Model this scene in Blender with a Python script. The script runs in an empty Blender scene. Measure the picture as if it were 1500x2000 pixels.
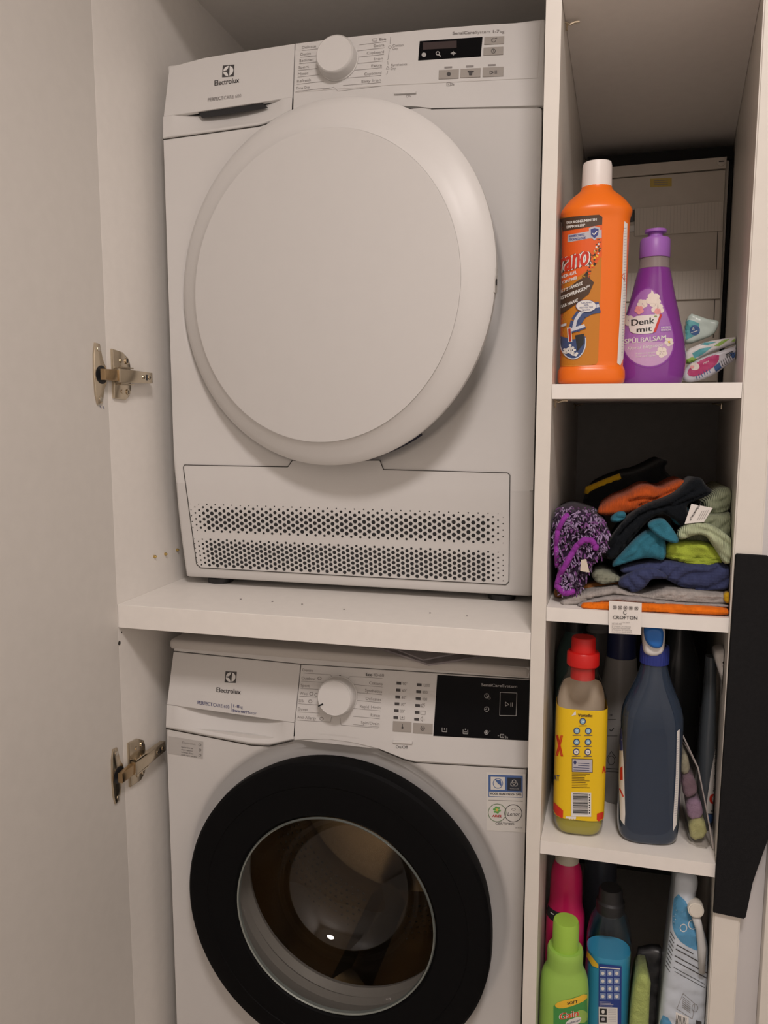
import bpy, bmesh, math, random
from mathutils import Vector, Matrix
from mathutils.bvhtree import BVHTree
from mathutils.geometry import delaunay_2d_cdt
scene = bpy.context.scene
COL = scene.collection
rnd = random.Random(7)

# ------------------------------------------------------------------ camera
F = 1539.0                                   # focal length in pixels of the 1500x2000 frame
CAM = Vector((0.072, -1.0545, 1.2142)); YAW, PITCH = 0.2577, 0.1236
FW = Vector((-math.sin(YAW)*math.cos(PITCH), math.cos(YAW)*math.cos(PITCH), -math.sin(PITCH)))
RT = Vector((math.cos(YAW), math.sin(YAW), 0)); UP = RT.cross(FW)
cd = bpy.data.cameras.new('camera'); cam = bpy.data.objects.new('camera', cd); COL.objects.link(cam)
cd.sensor_fit = 'HORIZONTAL'; cd.sensor_width = 36; cd.lens = 36*F/1500; cd.clip_start = .02
cam.matrix_world = Matrix.Translation(CAM) @ Matrix((RT, UP, -FW)).transposed().to_4x4()
scene.camera = cam
# ------------------------------------------------------------------ world, light, exposure
w = bpy.data.worlds.new('world'); scene.world = w; w.use_nodes = True
w.node_tree.nodes['Background'].inputs[0].default_value = (1, .9, .84, 1)
w.node_tree.nodes['Background'].inputs[1].default_value = 0.03
LAMP = (0.25, -1.25, 2.43)
ld = bpy.data.lights.new('ceiling_lamp_light', 'AREA'); ld.shape = 'DISK'; ld.size = .36; ld.energy = 21.5
ld.color = (1, .905, .872)
lo = bpy.data.objects.new('ceiling_lamp_light', ld); COL.objects.link(lo); lo.location = (LAMP[0], LAMP[1], LAMP[2]-.045)
scene.view_settings.view_transform = 'Standard'; scene.view_settings.look = 'None'
scene.view_settings.gamma = 1; scene.view_settings.use_curve_mapping = False
scene.view_settings.exposure = 0.0

# ------------------------------------------------------------------ helpers
def ray(x, y): return FW + RT*((x-750)/F) - UP*((y-1000)/F)
def onY(x, y, Y): d = ray(x, y); return CAM + d*((Y-CAM.y)/d.y)
def onX(x, y, X): d = ray(x, y); return CAM + d*((X-CAM.x)/d.x)
def onZ(x, y, Z): d = ray(x, y); return CAM + d*((Z-CAM.z)/d.z)
def onP(x, y, P, N): d = ray(x, y); return CAM + d*((P-CAM).dot(N)/d.dot(N))

MATS = {}
def mat(name, col, rough=.5, metal=0, spec=.5, noise=0, nscale=30, bump=0, bscale=200, btype='noise', trans=0, ior=1.45, alpha=1, emit=0, coat=0, sheen=0):
    if name in MATS: return MATS[name]
    m = bpy.data.materials.new(name); m.use_nodes = True; MATS[name] = m
    nt = m.node_tree; b = nt.nodes['Principled BSDF']; L = nt.links
    c = tuple(col)+(1,)
    b.inputs['Base Color'].default_value = c; b.inputs['Roughness'].default_value = rough
    b.inputs['Metallic'].default_value = metal; b.inputs['Specular IOR Level'].default_value = spec
    b.inputs['Transmission Weight'].default_value = trans; b.inputs['IOR'].default_value = ior; b.inputs['Alpha'].default_value = alpha
    b.inputs['Coat Weight'].default_value = coat; b.inputs['Sheen Weight'].default_value = sheen
    if emit: b.inputs['Emission Color'].default_value = c; b.inputs['Emission Strength'].default_value = emit
    if noise or bump:
        tc = nt.nodes.new('ShaderNodeTexCoord')
    if noise:
        n = nt.nodes.new('ShaderNodeTexNoise'); n.inputs['Scale'].default_value = nscale; n.inputs['Detail'].default_value = 4
        L.new(tc.outputs['Object'], n.inputs['Vector'])
        r = nt.nodes.new('ShaderNodeMapRange'); r.inputs[1].default_value = .3; r.inputs[2].default_value = .7
        r.inputs[3].default_value = 1-noise; r.inputs[4].default_value = 1+noise*.6; L.new(n.outputs['Fac'], r.inputs[0])
        mx = nt.nodes.new('ShaderNodeVectorMath'); mx.operation = 'SCALE'; mx.inputs[0].default_value = col
        L.new(r.outputs[0], mx.inputs['Scale']); L.new(mx.outputs[0], b.inputs['Base Color'])
    if bump:
        if btype == 'noise':
            t = nt.nodes.new('ShaderNodeTexNoise'); t.inputs['Scale'].default_value = bscale; t.inputs['Detail'].default_value = 3; out = t.outputs['Fac']
        elif btype == 'cell':
            t = nt.nodes.new('ShaderNodeTexVoronoi'); t.inputs['Scale'].default_value = bscale; t.inputs['Randomness'].default_value = .25; out = t.outputs['Distance']
        else:
            t = nt.nodes.new('ShaderNodeTexWave'); t.inputs['Scale'].default_value = bscale; t.inputs['Distortion'].default_value = 1.5
            t.bands_direction = 'DIAGONAL' if btype == 'diag' else 'X'; out = t.outputs['Fac']
        L.new(tc.outputs['Object'], t.inputs['Vector'])
        bp = nt.nodes.new('ShaderNodeBump'); bp.inputs['Strength'].default_value = bump; bp.inputs['Distance'].default_value = .002
        L.new(out, bp.inputs['Height']); L.new(bp.outputs[0], b.inputs['Normal'])
    return m
def clear_mat(name, tint, gloss_rough=.03, reflect=1.0, ior=1.45):
    """clear plastic or glass: tinted see-through with Fresnel reflection"""
    if name in MATS: return MATS[name]
    m = bpy.data.materials.new(name); m.use_nodes = True; MATS[name] = m
    nt = m.node_tree; nt.nodes.clear(); L = nt.links
    o = nt.nodes.new('ShaderNodeOutputMaterial'); mix = nt.nodes.new('ShaderNodeMixShader')
    t = nt.nodes.new('ShaderNodeBsdfTransparent'); t.inputs[0].default_value = tuple(tint)+(1,)
    g = nt.nodes.new('ShaderNodeBsdfGlossy'); g.inputs['Roughness'].default_value = gloss_rough
    g.inputs['Color'].default_value = (reflect, reflect, reflect, 1)
    lw = nt.nodes.new('ShaderNodeLayerWeight'); lw.inputs[0].default_value = .5            # facing ratio, same from both sides
    pw = nt.nodes.new('ShaderNodeMath'); pw.operation = 'POWER'; pw.inputs[1].default_value = 4; L.new(lw.outputs['Facing'], pw.inputs[0])
    ad = nt.nodes.new('ShaderNodeMath'); ad.operation = 'MULTIPLY_ADD'; ad.inputs[1].default_value = .8; ad.inputs[2].default_value = .04; ad.use_clamp = True
    L.new(pw.outputs[0], ad.inputs[0]); L.new(ad.outputs[0], mix.inputs[0]); L.new(t.outputs[0], mix.inputs[1]); L.new(g.outputs[0], mix.inputs[2]); L.new(mix.outputs[0], o.inputs[0])
    return m

def link(name, me, m=None, parent=None):
    o = bpy.data.objects.new(name, me); COL.objects.link(o)
    if m is not None and not isinstance(m, (list, tuple)): me.materials.append(m)
    elif m:
        for k in m: me.materials.append(k)
    if parent is not None:
        o.parent = parent; o.matrix_parent_inverse = Matrix.Translation(-parent_loc(parent))
    return o
def parent_loc(p):
    # meshes are in world coordinates, so only the thing's Empty carries an offset
    return Vector(p.location) if p.type == 'EMPTY' else Vector((0, 0, 0))
def obj(name, bm, m, parent=None, smooth=False, angle=None, wn=False):
    me = bpy.data.meshes.new(name); bmesh.ops.recalc_face_normals(bm, faces=bm.faces); bm.to_mesh(me); bm.free()
    if smooth or angle:
        for p in me.polygons: p.use_smooth = True
        if angle: me.set_sharp_from_angle(angle=math.radians(angle))
    o = link(name, me, m, parent)
    if wn: k = o.modifiers.new('weighted normals', 'WEIGHTED_NORMAL'); k.keep_sharp = True; k.weight = 100
    return o
def thing(name, label, cat, loc=(0, 0, 0), group=None):
    o = bpy.data.objects.new(name, None); COL.objects.link(o); o.location = loc; o.empty_display_size = .05
    o['label'] = label; o['category'] = cat
    if group: o['group'] = group
    return o
def tag(o, label, cat, group=None):
    o['label'] = label; o['category'] = cat
    if group: o['group'] = group
    return o
def box(bm, x0, x1, y0, y1, z0, z1, bev=0, seg=2):
    vs = [bm.verts.new((x, y, z)) for z in (z0, z1) for x, y in ((x0, y0), (x1, y0), (x1, y1), (x0, y1))]
    q = [(0, 3, 2, 1), (4, 5, 6, 7), (0, 1, 5, 4), (1, 2, 6, 5), (2, 3, 7, 6), (3, 0, 4, 7)]
    fs = [bm.faces.new([vs[i] for i in f]) for f in q]
    if bev:
        es = list({e for f in fs for e in f.edges}); bmesh.ops.bevel(bm, geom=es, offset=bev, segments=seg, profile=.5, affect='EDGES')
def boxo(name, x0, x1, y0, y1, z0, z1, m, parent=None, bev=0, seg=2):
    bm = bmesh.new(); box(bm, x0, x1, y0, y1, z0, z1, bev, seg); return obj(name, bm, m, parent, angle=60 if bev else None, wn=bool(bev))
def prism(bm, pts, off, bev=0):
    """front polygon pts (3D, planar) extruded by vector off; front rim bevelled"""
    n = len(pts); a = [bm.verts.new(p) for p in pts]; b = [bm.verts.new(Vector(p)+Vector(off)) for p in pts]
    f = bm.faces.new(a); bm.faces.new(b[::-1])
    for i in range(n): bm.faces.new((a[i], b[i], b[(i+1) % n], a[(i+1) % n]))
    if bev: bmesh.ops.bevel(bm, geom=list(f.edges), offset=bev, segments=2, profile=.5, affect='EDGES')
def prismo(name, pts, off, m, parent=None, bev=0):
    bm = bmesh.new(); prism(bm, pts, off, bev); return obj(name, bm, m, parent, angle=60 if bev else None, wn=bool(bev))
def lathe(bm, prof, M=None, n=64, rfun=None, cap0=False, cap1=False):
    """prof: (r, h) pairs; revolved around local z, h along z, then transformed by M"""
    M = M or Matrix.Identity(4); rings = []
    for r, h in prof:
        if r < 1e-6: rings.append([bm.verts.new(M @ Vector((0, 0, h)))]); continue
        ring = []
        for i in range(n):
            a = 2*math.pi*i/n; rr = r*(rfun(a, r) if rfun else 1); ring.append(bm.verts.new(M @ Vector((rr*math.cos(a), rr*math.sin(a), h))))
        rings.append(ring)
    for A, B in zip(rings, rings[1:]):
        for i in range(n):
            j = (i+1) % n
            if len(A) == 1 and len(B) == 1: continue
            if len(A) == 1: bm.faces.new((A[0], B[i], B[j]))
            elif len(B) == 1: bm.faces.new((A[i], B[0], A[j]))
            else: bm.faces.new((A[i], B[i], B[j], A[j]))
    if cap0 and len(rings[0]) > 1: bm.faces.new(rings[0][::-1])
    if cap1 and len(rings[-1]) > 1: bm.faces.new(rings[-1])
def latheo(name, prof, M, m, parent=None, n=64, angle=35, rfun=None, cap0=False, cap1=False):
    bm = bmesh.new(); lathe(bm, prof, M, n, rfun, cap0, cap1); return obj(name, bm, m, parent, angle=angle)
def frame(origin, zdir, xdir=(1, 0, 0)):
    z = Vector(zdir).normalized(); x = Vector(xdir); x = (x - z*x.dot(z)).normalized(); y = z.cross(x)
    return Matrix.Translation(Vector(origin)) @ Matrix((x, y, z)).transposed().to_4x4()
def tube(bm, pts, r, n=8, closed=False):
    pts = [Vector(p) for p in pts]; k = len(pts); rings = []
    for i, p in enumerate(pts):
        t = (pts[(i+1) % k]-pts[i-1]) if closed else (pts[min(i+1, k-1)]-pts[max(i-1, 0)])
        t.normalize(); a = t.orthogonal().normalized() if i == 0 else (rings[-1][1] - t*rings[-1][1].dot(t)).normalized()
        b = t.cross(a); rr = r[i] if isinstance(r, (list, tuple)) else r
        rings.append(([bm.verts.new(p + (a*math.cos(2*math.pi*j/n) + b*math.sin(2*math.pi*j/n))*rr) for j in range(n)], a))
    R = [q[0] for q in rings]
    for i in range(k if closed else k-1):
        A, B = R[i], R[(i+1) % k]
        for j in range(n): bm.faces.new((A[j], A[(j+1) % n], B[(j+1) % n], B[j]))
    if not closed: bm.faces.new(R[0][::-1]); bm.faces.new(R[-1])

# ---- flat print: 2D art in frame coordinates laid onto a real surface
_TX = {}
def glyphs(s):
    if s in _TX: return _TX[s]
    cu = bpy.data.curves.new('t', 'FONT'); cu.body = s; cu.resolution_u = 3; cu.size = 1
    o = bpy.data.objects.new('t', cu); COL.objects.link(o)
    dg = bpy.context.evaluated_depsgraph_get(); me = bpy.data.meshes.new_from_object(o.evaluated_get(dg))
    v = [(p.co.x, p.co.y) for p in me.vertices]; f = [tuple(p.vertices) for p in me.polygons]
    bpy.data.objects.remove(o); bpy.data.curves.remove(cu); bpy.data.meshes.remove(me)
    k = 1/.7; v = [(x*k, y*k) for x, y in v]
    x0 = min([p[0] for p in v] or [0]); v = [(x-x0, y) for x, y in v]
    _TX[s] = (v, f, max([p[0] for p in v] or [1])); return _TX[s]
class Art:
    def __init__(s, mapper, dense=0): s.mapper = mapper; s.it = []; s.dense = dense
    def add(s, m, v, f, layer=0): s.it.append((m, v, f, layer))
    def poly(s, m, pts, layer=0): s.add(m, list(pts), [tuple(range(len(pts)))], layer)
    def rect(s, m, x0, y0, x1, y1, sl=0, layer=0, lean=0):
        s.poly(m, [(x0, y0), (x1, y0+sl*(x1-x0)), (x1+lean, y1+sl*(x1-x0)), (x0+lean, y1)], layer)
    def ell(s, m, cx, cy, rx, ry, layer=0, n=24): s.poly(m, [(cx+rx*math.cos(2*math.pi*i/n), cy+ry*math.sin(2*math.pi*i/n)) for i in range(n)], layer)
    def ring(s, m, cx, cy, rx, ry, wd, layer=0, n=28, a0=0, a1=360):
        v = []; f = []; full = a1-a0 >= 360; k = n if full else n+1
        for i in range(k):
            a = math.radians(a0+(a1-a0)*i/n); v += [(cx+rx*math.cos(a), cy+ry*math.sin(a)), (cx+(rx-wd)*math.cos(a), cy+(ry-wd)*math.sin(a))]
        for i in range(n): j = (i+1) % k; f.append((2*i, 2*j, 2*j+1, 2*i+1))
        s.add(m, v, f, layer)
    def line(s, m, pts, wd=1.0, layer=0):
        v = []; f = []
        for (ax, ay), (bx, by) in zip(pts, pts[1:]):
            l = math.hypot(bx-ax, by-ay) or 1; nx, ny = -(by-ay)/l*wd/2, (bx-ax)/l*wd/2; k = len(v)
            v += [(ax+nx, ay+ny), (bx+nx, by+ny), (bx-nx, by-ny), (ax-nx, ay-ny)]; f.append((k, k+1, k+2, k+3))
        s.add(m, v, f, layer)
    def text(s, m, t, x, y, h, sl=0, align='L', width=None, layer=1, ital=0, bold=0):
        v, f, W = glyphs(t); sx = h if width is None else width/W
        ox = {'L': 0, 'C': -W*sx/2, 'R': -W*sx}[align]
        for d in ([0] if not bold else [-bold/2, bold/2]):
            s.add(m, [(x+ox+px*sx+py*h*ital+d, y+(ox+px*sx)*sl-py*h) for px, py in v], f, layer)
    def build(s, name, parent):
        bm = bmesh.new(); mats = []
        for m, v, f, layer in s.it:
            if m not in mats: mats.append(m)
            mi = mats.index(m)
            tb = bmesh.new(); tv = [tb.verts.new((x, y, 0)) for x, y in v]
            for q in f:
                try: tb.faces.new([tv[i] for i in q])
                except ValueError: pass
            if s.dense:
                bmesh.ops.triangulate(tb, faces=tb.faces)
                for _ in range(5):
                    es = [e for e in tb.edges if e.calc_length() > s.dense]
                    if not es: break
                    bmesh.ops.subdivide_edges(tb, edges=es, cuts=1); bmesh.ops.triangulate(tb, faces=tb.faces)
            mp = {}
            for q in tb.faces:
                ok = True; idx = []
                for vv in q.verts:
                    if vv not in mp:
                        P = s.mapper(vv.co.x, vv.co.y, layer); mp[vv] = bm.verts.new(P) if P is not None else None
                    if mp[vv] is None: ok = False
                    idx.append(mp[vv])
                if ok:
                    try: nf = bm.faces.new(idx); nf.material_index = mi
                    except ValueError: pass
            tb.free()
        loose = [v for v in bm.verts if not v.link_faces]; bmesh.ops.delete(bm, geom=loose, context='VERTS')
        me = bpy.data.meshes.new(name); bm.to_mesh(me); bm.free()
        o = link(name, me, mats, parent); return o
def plane_map(P, N, base=.0004, step=.0002):
    P = Vector(P); N = Vector(N).normalized()
    return lambda x, y, l: onP(x, y, P + N*(base+step*l), N)
def bvh_map(ob, base=.0004, step=.0002):
    me = ob.data; t = BVHTree.FromPolygons([v.co.copy() for v in me.vertices], [tuple(p.vertices) for p in me.polygons])
    def fn(x, y, l):
        h = t.ray_cast(CAM, ray(x, y).normalized())
        if h[0] is None: return None
        n = h[1] if h[1].dot(ray(x, y)) < 0 else -h[1]
        return h[0] + n*(base+step*l)
    return fn
# ------------------------------------------------------------------ materials
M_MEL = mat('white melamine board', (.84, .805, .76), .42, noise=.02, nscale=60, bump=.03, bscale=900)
M_EDGE = mat('melamine edge band', (.74, .70, .64), .4, noise=.02, nscale=40)
M_WALL = mat('painted wall', (.90, .865, .82), .8, noise=.03, nscale=20, bump=.1, bscale=300)
M_FLOOR = mat('laminate floor', (.44, .39, .34), .5, noise=.08, nscale=12)
M_WHITE = mat('appliance white', (.68, .663, .645), .28, noise=.008, nscale=40, coat=.2)
M_WMATT = mat('appliance white matt', (.66, .643, .625), .45, noise=.008, nscale=40)
M_WGLOSS = mat('door white gloss', (.68, .663, .645), .38, spec=.4)
M_DARK = mat('dark plastic', (.02, .02, .022), .35)
M_SEAM = mat('seam shadow gap', (.05, .045, .04), .8)
M_BLACK = mat('gloss black', (.004, .004, .005), .10, spec=.12)
M_BLACKR = mat('satin black', (.004, .004, .0045), .6, spec=.10)
M_INK = mat('dark print', (.06, .055, .055), .6)
M_INKG = mat('grey print', (.27, .25, .24), .6)
M_INKB = mat('blue grey print', (.12, .12, .22), .6)
M_PWHITE = mat('white print', (.75, .74, .72), .5)
M_PGREY = mat('light grey print', (.42, .41, .40), .5)
M_BTN = mat('grey button', (.36, .33, .30), .45)
M_NICKEL = mat('nickel plated steel', (.60, .52, .40), .22, metal=1, noise=.05, nscale=80)
M_BRASS = mat('brass pin', (.55, .40, .14), .3, metal=1)
M_STEEL = mat('drum stainless steel', (.38, .32, .235), .25, metal=1, noise=.08, nscale=20)
M_RUBBER = mat('grey door gasket rubber', (.22, .215, .21), .45)
def col(name, r, g, b, rough=.5, **k): return mat(name, (r, g, b), rough, **k)

# ------------------------------------------------------------------ room
def struct(name, x0, x1, y0, y1, z0, z1, m):
    o = boxo(name, x0, x1, y0, y1, z0, z1, m); o['kind'] = 'structure'; return o
FZ = -.012
struct('floor', -1.6, 1.2, -2.2, 1.0, FZ-.05, FZ, M_FLOOR)
struct('ceiling', -1.6, 1.2, -2.2, 1.0, 2.5, 2.55, M_WALL)
struct('wall_back', -1.6, 1.2, .90, 1.0, FZ, 2.5, M_WALL)
struct('wall_front', -1.6, 1.2, -2.2, -2.1, FZ, 2.5, M_WALL)
struct('wall_left', -1.6, -1.5, -2.1, .90, FZ, 2.5, M_WALL)
struct('wall_right', 1.1, 1.2, -2.1, .90, FZ, 2.5, M_WALL)
t = thing('ceiling_lamp', 'round flush ceiling lamp with white diffuser', 'lamp', LAMP)
latheo('base_ring', [(.0, .07), (.21, .07), (.21, .03), (.19, .03)], Matrix.Translation((LAMP[0], LAMP[1], 2.43)), M_WMATT, t)
latheo('diffuser', [(.19, .04), (.185, .0), (.15, -.02), (0, -.03)], Matrix.Translation((LAMP[0], LAMP[1], 2.43)), mat('lamp diffuser', (1, .88, .74), .4, emit=3), t)

# ------------------------------------------------------------------ fitted cabinet
XL, XR, T = -.6357, .2473, .019
zA, zB, zC, zD, HS = 1.2527, .9571, .6243, .25, .0188
zS, tS = .92, .037
NB = .60                                        # niche depth
def nl(y): return T + .023*y/NB                 # inner faces of the narrow shelf bay lean a little with depth
def nr(y): return XR + .060*y/NB
cab = thing('fitted_cabinet', 'tall white built-in cabinet holding the stacked machines and narrow shelves', 'cabinet', (0, 0, FZ))
TOPZ = 2.02
boxo('side_panel', XL-.019, XL, 0, .86, FZ, TOPZ, M_MEL, cab, .0008)
bm = bmesh.new()
for z0, z1 in ((FZ, TOPZ),):
    a = [(0, 0), (T, 0), (nl(NB), NB), (nl(.86), .86), (nl(.86)-T-.004, .86)]
    prism(bm, [Vector((x, y, z0)) for x, y in a], (0, 0, z1-z0))
obj('divider_panel', bm, M_EDGE, cab)
bm = bmesh.new()
prism(bm, [Vector((x, y, FZ)) for x, y in ((XR, 0), (.2809, 0), (.365, .86), (nr(.86), .86))], (0, 0, TOPZ-FZ))
bmesh.ops.bevel(bm, geom=[e for e in bm.edges if all(abs(v.co.y) < 1e-6 for v in e.verts) and abs(e.verts[0].co.z-e.verts[1].co.z) > 1], offset=.002, segments=3, affect='EDGES')
obj('niche_side_panel', bm, M_EDGE, cab, angle=40)
boxo('filler_strip', .2805, .3112, .018, .05, FZ, TOPZ, mat('lavender grey filler', (.62, .60, .60), .5), cab)
boxo('neighbour_side_panel', .3115, .40, .004, .05, FZ, TOPZ, M_EDGE, cab, .001)
boxo('top_panel', XL, -.0005, .0, .86, 1.948, 1.967, M_MEL, cab)
boxo('back_panel', XL, -.0005, .80, .815, FZ, 1.948, M_MEL, cab)
bm = bmesh.new(); box(bm, XL, -.0003, 0, .80, zS-tS, zS, .0008); obj('machine_shelf', bm, M_MEL, cab, angle=60, wn=True)
def nshelf(name, z0, z1, y1=NB):
    bm = bmesh.new(); prism(bm, [Vector((x, y, z0)) for x, y in ((nl(0)+.0004, .0005), (nr(0)-.0004, .0005), (nr(y1)-.0004, y1), (nl(y1)+.0004, y1))], (0, 0, z1-z0))
    return obj(name, bm, M_MEL, cab)
for z in (zA, zB, zC, zD): nshelf('shelf', z-HS, z)
tb_ = nshelf('niche_top_board', 1.692, 1.711)
for v in tb_.data.vertices: v.co.z += .006+.020*(1-v.co.y/NB)
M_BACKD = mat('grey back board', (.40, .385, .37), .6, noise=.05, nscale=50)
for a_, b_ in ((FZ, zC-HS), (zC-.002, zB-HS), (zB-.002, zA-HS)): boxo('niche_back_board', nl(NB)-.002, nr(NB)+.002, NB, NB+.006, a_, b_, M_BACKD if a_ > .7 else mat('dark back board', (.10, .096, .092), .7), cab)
boxo('niche_back_board', nl(NB)-.002, nr(NB)+.002, NB, NB+.006, zA, TOPZ, mat('black recess board', (.012, .012, .012), .8), cab)  # board coloured black for the dark of the hole behind the fuse box
# the open left door, its inner face towards the room
da = math.radians(3.5); dd = Vector((-math.sin(da), -math.cos(da), 0)); dn = Vector((-math.cos(da), math.sin(da), 0))
d0 = Vector((XL+.0006, -.0012, 0)); door = [d0, d0+dd*.55, d0+dd*.55+dn*.019, d0+dn*.019]
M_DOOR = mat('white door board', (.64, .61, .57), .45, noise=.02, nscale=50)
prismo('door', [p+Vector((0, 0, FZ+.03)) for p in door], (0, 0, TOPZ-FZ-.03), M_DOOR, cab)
pen = Art(plane_map(d0+Vector((0, 0, 0)), (math.cos(da), -math.sin(da), 0)))
pen.line(M_INKB, [(195, 792), (197, 797), (199, 796)], 1.2); pen.line(M_INKB, [(201, 793), (203, 798), (204, 797)], 1.2); pen.build('pencil_mark', cab)
# concealed hinges: mounting wing and arm on the side panel, cup wing on the door
def hinge(zc, tilt):
    bm = bmesh.new()                            # wing plate on the side panel (Y-Z outline)
    y0, y1 = .010, .056
    out = [(y0, -.034), (y0+.030, -.036), (y1-.006, -.030), (y1, -.018), (y1, .018), (y1-.004, .028), (y0+.026, .037), (y0, .040)]
    prism(bm, [Vector((XL+.0045, y, zc+z)) for y, z in out], (-.0043, 0, 0), .0012)
    box(bm, XL, XL+.016, y0+.001, y0+.036, zc-.0135, zc-.0115); box(bm, XL, XL+.016, y0+.001, y0+.036, zc+.0115, zc+.0135)
    plate = obj('hinge', bm, M_NICKEL, cab, angle=30)
    bm = bmesh.new()                            # arm: channel from the door to past the plate
    prism(bm, [Vector((XL+.0175, y, zc+z)) for y, z in ((.006, -.0105), (.098, -.0085), (.098, .0085), (.006, .0105))], (-.010, 0, 0), .001)
    obj('hinge_arm', bm, M_NICKEL, plate, angle=30)
    bm = bmesh.new()                            # link between arm and cup
    prism(bm, [Vector((XL+.0155, y, zc+z)) for y, z in ((-.028, -.008), (.010, -.0085), (.010, .0085), (-.028, .008))], (-.008, 0, 0), .001)
    obj('hinge_link', bm, mat('bronze shaded steel', (.42, .30, .17), .2, metal=1), plate, angle=30)
    bm = bmesh.new()
    for y in (.072, .089): lathe(bm, [(.0034, 0), (.0034, .0006), (0, .0008)], frame((XL+.0176, y, zc), (1, 0, 0), (0, 1, 0)), 12)
    for z in (-.024, .024):
        lathe(bm, [(.0046, 0), (.0046, .0012), (.002, .0016), (0, .001)], frame((XL+.0045, .046, zc+z), (1, 0, 0), (0, 1, 0)), 14)
        lathe(bm, [(.0030, 0), (.0030, .0012), (0, .0012)], frame((XL+.0045, .030, zc+z*.98), (1, 0, 0), (0, 1, 0)), 12)
    obj('screw_heads', bm, M_NICKEL, plate, angle=30)['kind'] = 'stuff'
    bm = bmesh.new()
    box(bm, XL+.0176, XL+.0179, .0785, .0825, zc-.0045, zc+.0045)
    for z in (-.024, .024): box(bm, XL+.0062, XL+.0065, .045, .047, zc+z-.003, zc+z+.003)
    for y in (.072, .089): box(bm, XL+.0184, XL+.0187, y-.0004, y+.0004, zc-.0028, zc+.0028); box(bm, XL+.0184, XL+.0187, y-.0025, y+.0025, zc-.0004, zc+.0004)
    obj('arm_slots', bm, M_DARK, plate)['kind'] = 'stuff'
    # cup wing on the door face: bone outline
    M = Matrix((dn*-1, dd, Vector((0, 0, 1)))).transposed().to_4x4(); M.translation = d0 + dd*.0135 + Vector((0, 0, zc))
    wing = [(0, -.044), (.010, -.042), (.013, -.030), (.014, -.022), (.022, -.012), (.022, .012), (.014, .022), (.012, .034), (.010, .045), (0, .046), (-.004, .03), (-.0055, 0), (-.004, -.03)]
    bm = bmesh.new(); prism(bm, [M @ Vector((.0032, .014-a, b)) for a, b in wing], -dn*-.003*1.0, .0010); wg = obj('cup_plate', bm, M_NICKEL, plate, angle=30)
    bm = bmesh.new(); lathe(bm, [(.0135, 0), (.0135, .0036), (0, .0036)], frame(d0+dd*.017+Vector((0, 0, zc)), -dn, dd), 20); obj('cup', bm, M_DARK, wg, angle=30)
    bm = bmesh.new()
    for z in (-.036, .037): lathe(bm, [(.0036, 0), (.0036, .0008), (0, .0012)], frame(d0-dn*.0032+dd*.021+Vector((0, 0, zc+z)), -dn, dd), 12)
    obj('cup_screws', bm, mat('zinc screw', (.7, .66, .58), .25, metal=1), wg, angle=30)['kind'] = 'stuff'
hinge(1.272, 0); hinge(.650, 0)
# shelf pins and drill holes in the side panel
bm = bmesh.new()
for px, py in ((301, 1087), (322, 1082), (345, 1074)):
    c = onX(px, py, XL); lathe(bm, [(.0025, 0), (.0025, .003), (.0008, .005), (0, .005)], frame(c, (1, 0, 0), (0, 1, 0)), 10)
obj('shelf_pins', bm, M_BRASS, cab)['kind'] = 'stuff'
bm = bmesh.new()
for px, py, r in ((232.5, 1256, .0035), (237, 1235, .0015)):
    c = onX(px, py, XL); lathe(bm, [(r, .0001), (r, .0006), (0, .0006)], frame(c, (1, 0, 0), (0, 1, 0)), 12)
obj('drill_holes', bm, M_SEAM, cab)['kind'] = 'stuff'
# shelf clips under the niche boards
def clip(x, y, z, s):
    bm = bmesh.new(); tube(bm, [(x, y, z), (x+s*.006, y, z-.003), (x+s*.012, y, z-.001), (x+s*.018, y, z-.001)], .0016, 6)
    tube(bm, [(x+s*.002, y, z), (x+s*.002, y, z-.010)], .0016, 6); obj('shelf_clip', bm, M_NICKEL, cab)
clip(nl(.03)+.0005, .03, zA-HS-.001, 1); clip(nl(.45)+.0005, .45, zA-HS-.001, 1); clip(nr(.45)-.0005, .45, zA-HS-.001, -1)
clip(nl(.05)+.0005, .05, 1.713, 1); clip(nl(.57)+.0005, .57, 1.696, 1); clip(nr(.57)-.0005, .57, 1.696, -1)
# crumbs of dust on the machine shelf
bm = bmesh.new()
for px, py in ((532, 1175), (672, 1190), (590, 1180), (840, 1197), (912, 1203), (470, 1170)):
    c = onZ(px, py, zS+.0006); box(bm, c.x-.0012, c.x+.0012, c.y-.001, c.y+.001, zS+.0001, zS+.0012)
o = obj('dust_crumbs', bm, M_INKG, cab); o['kind'] = 'stuff'

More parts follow.
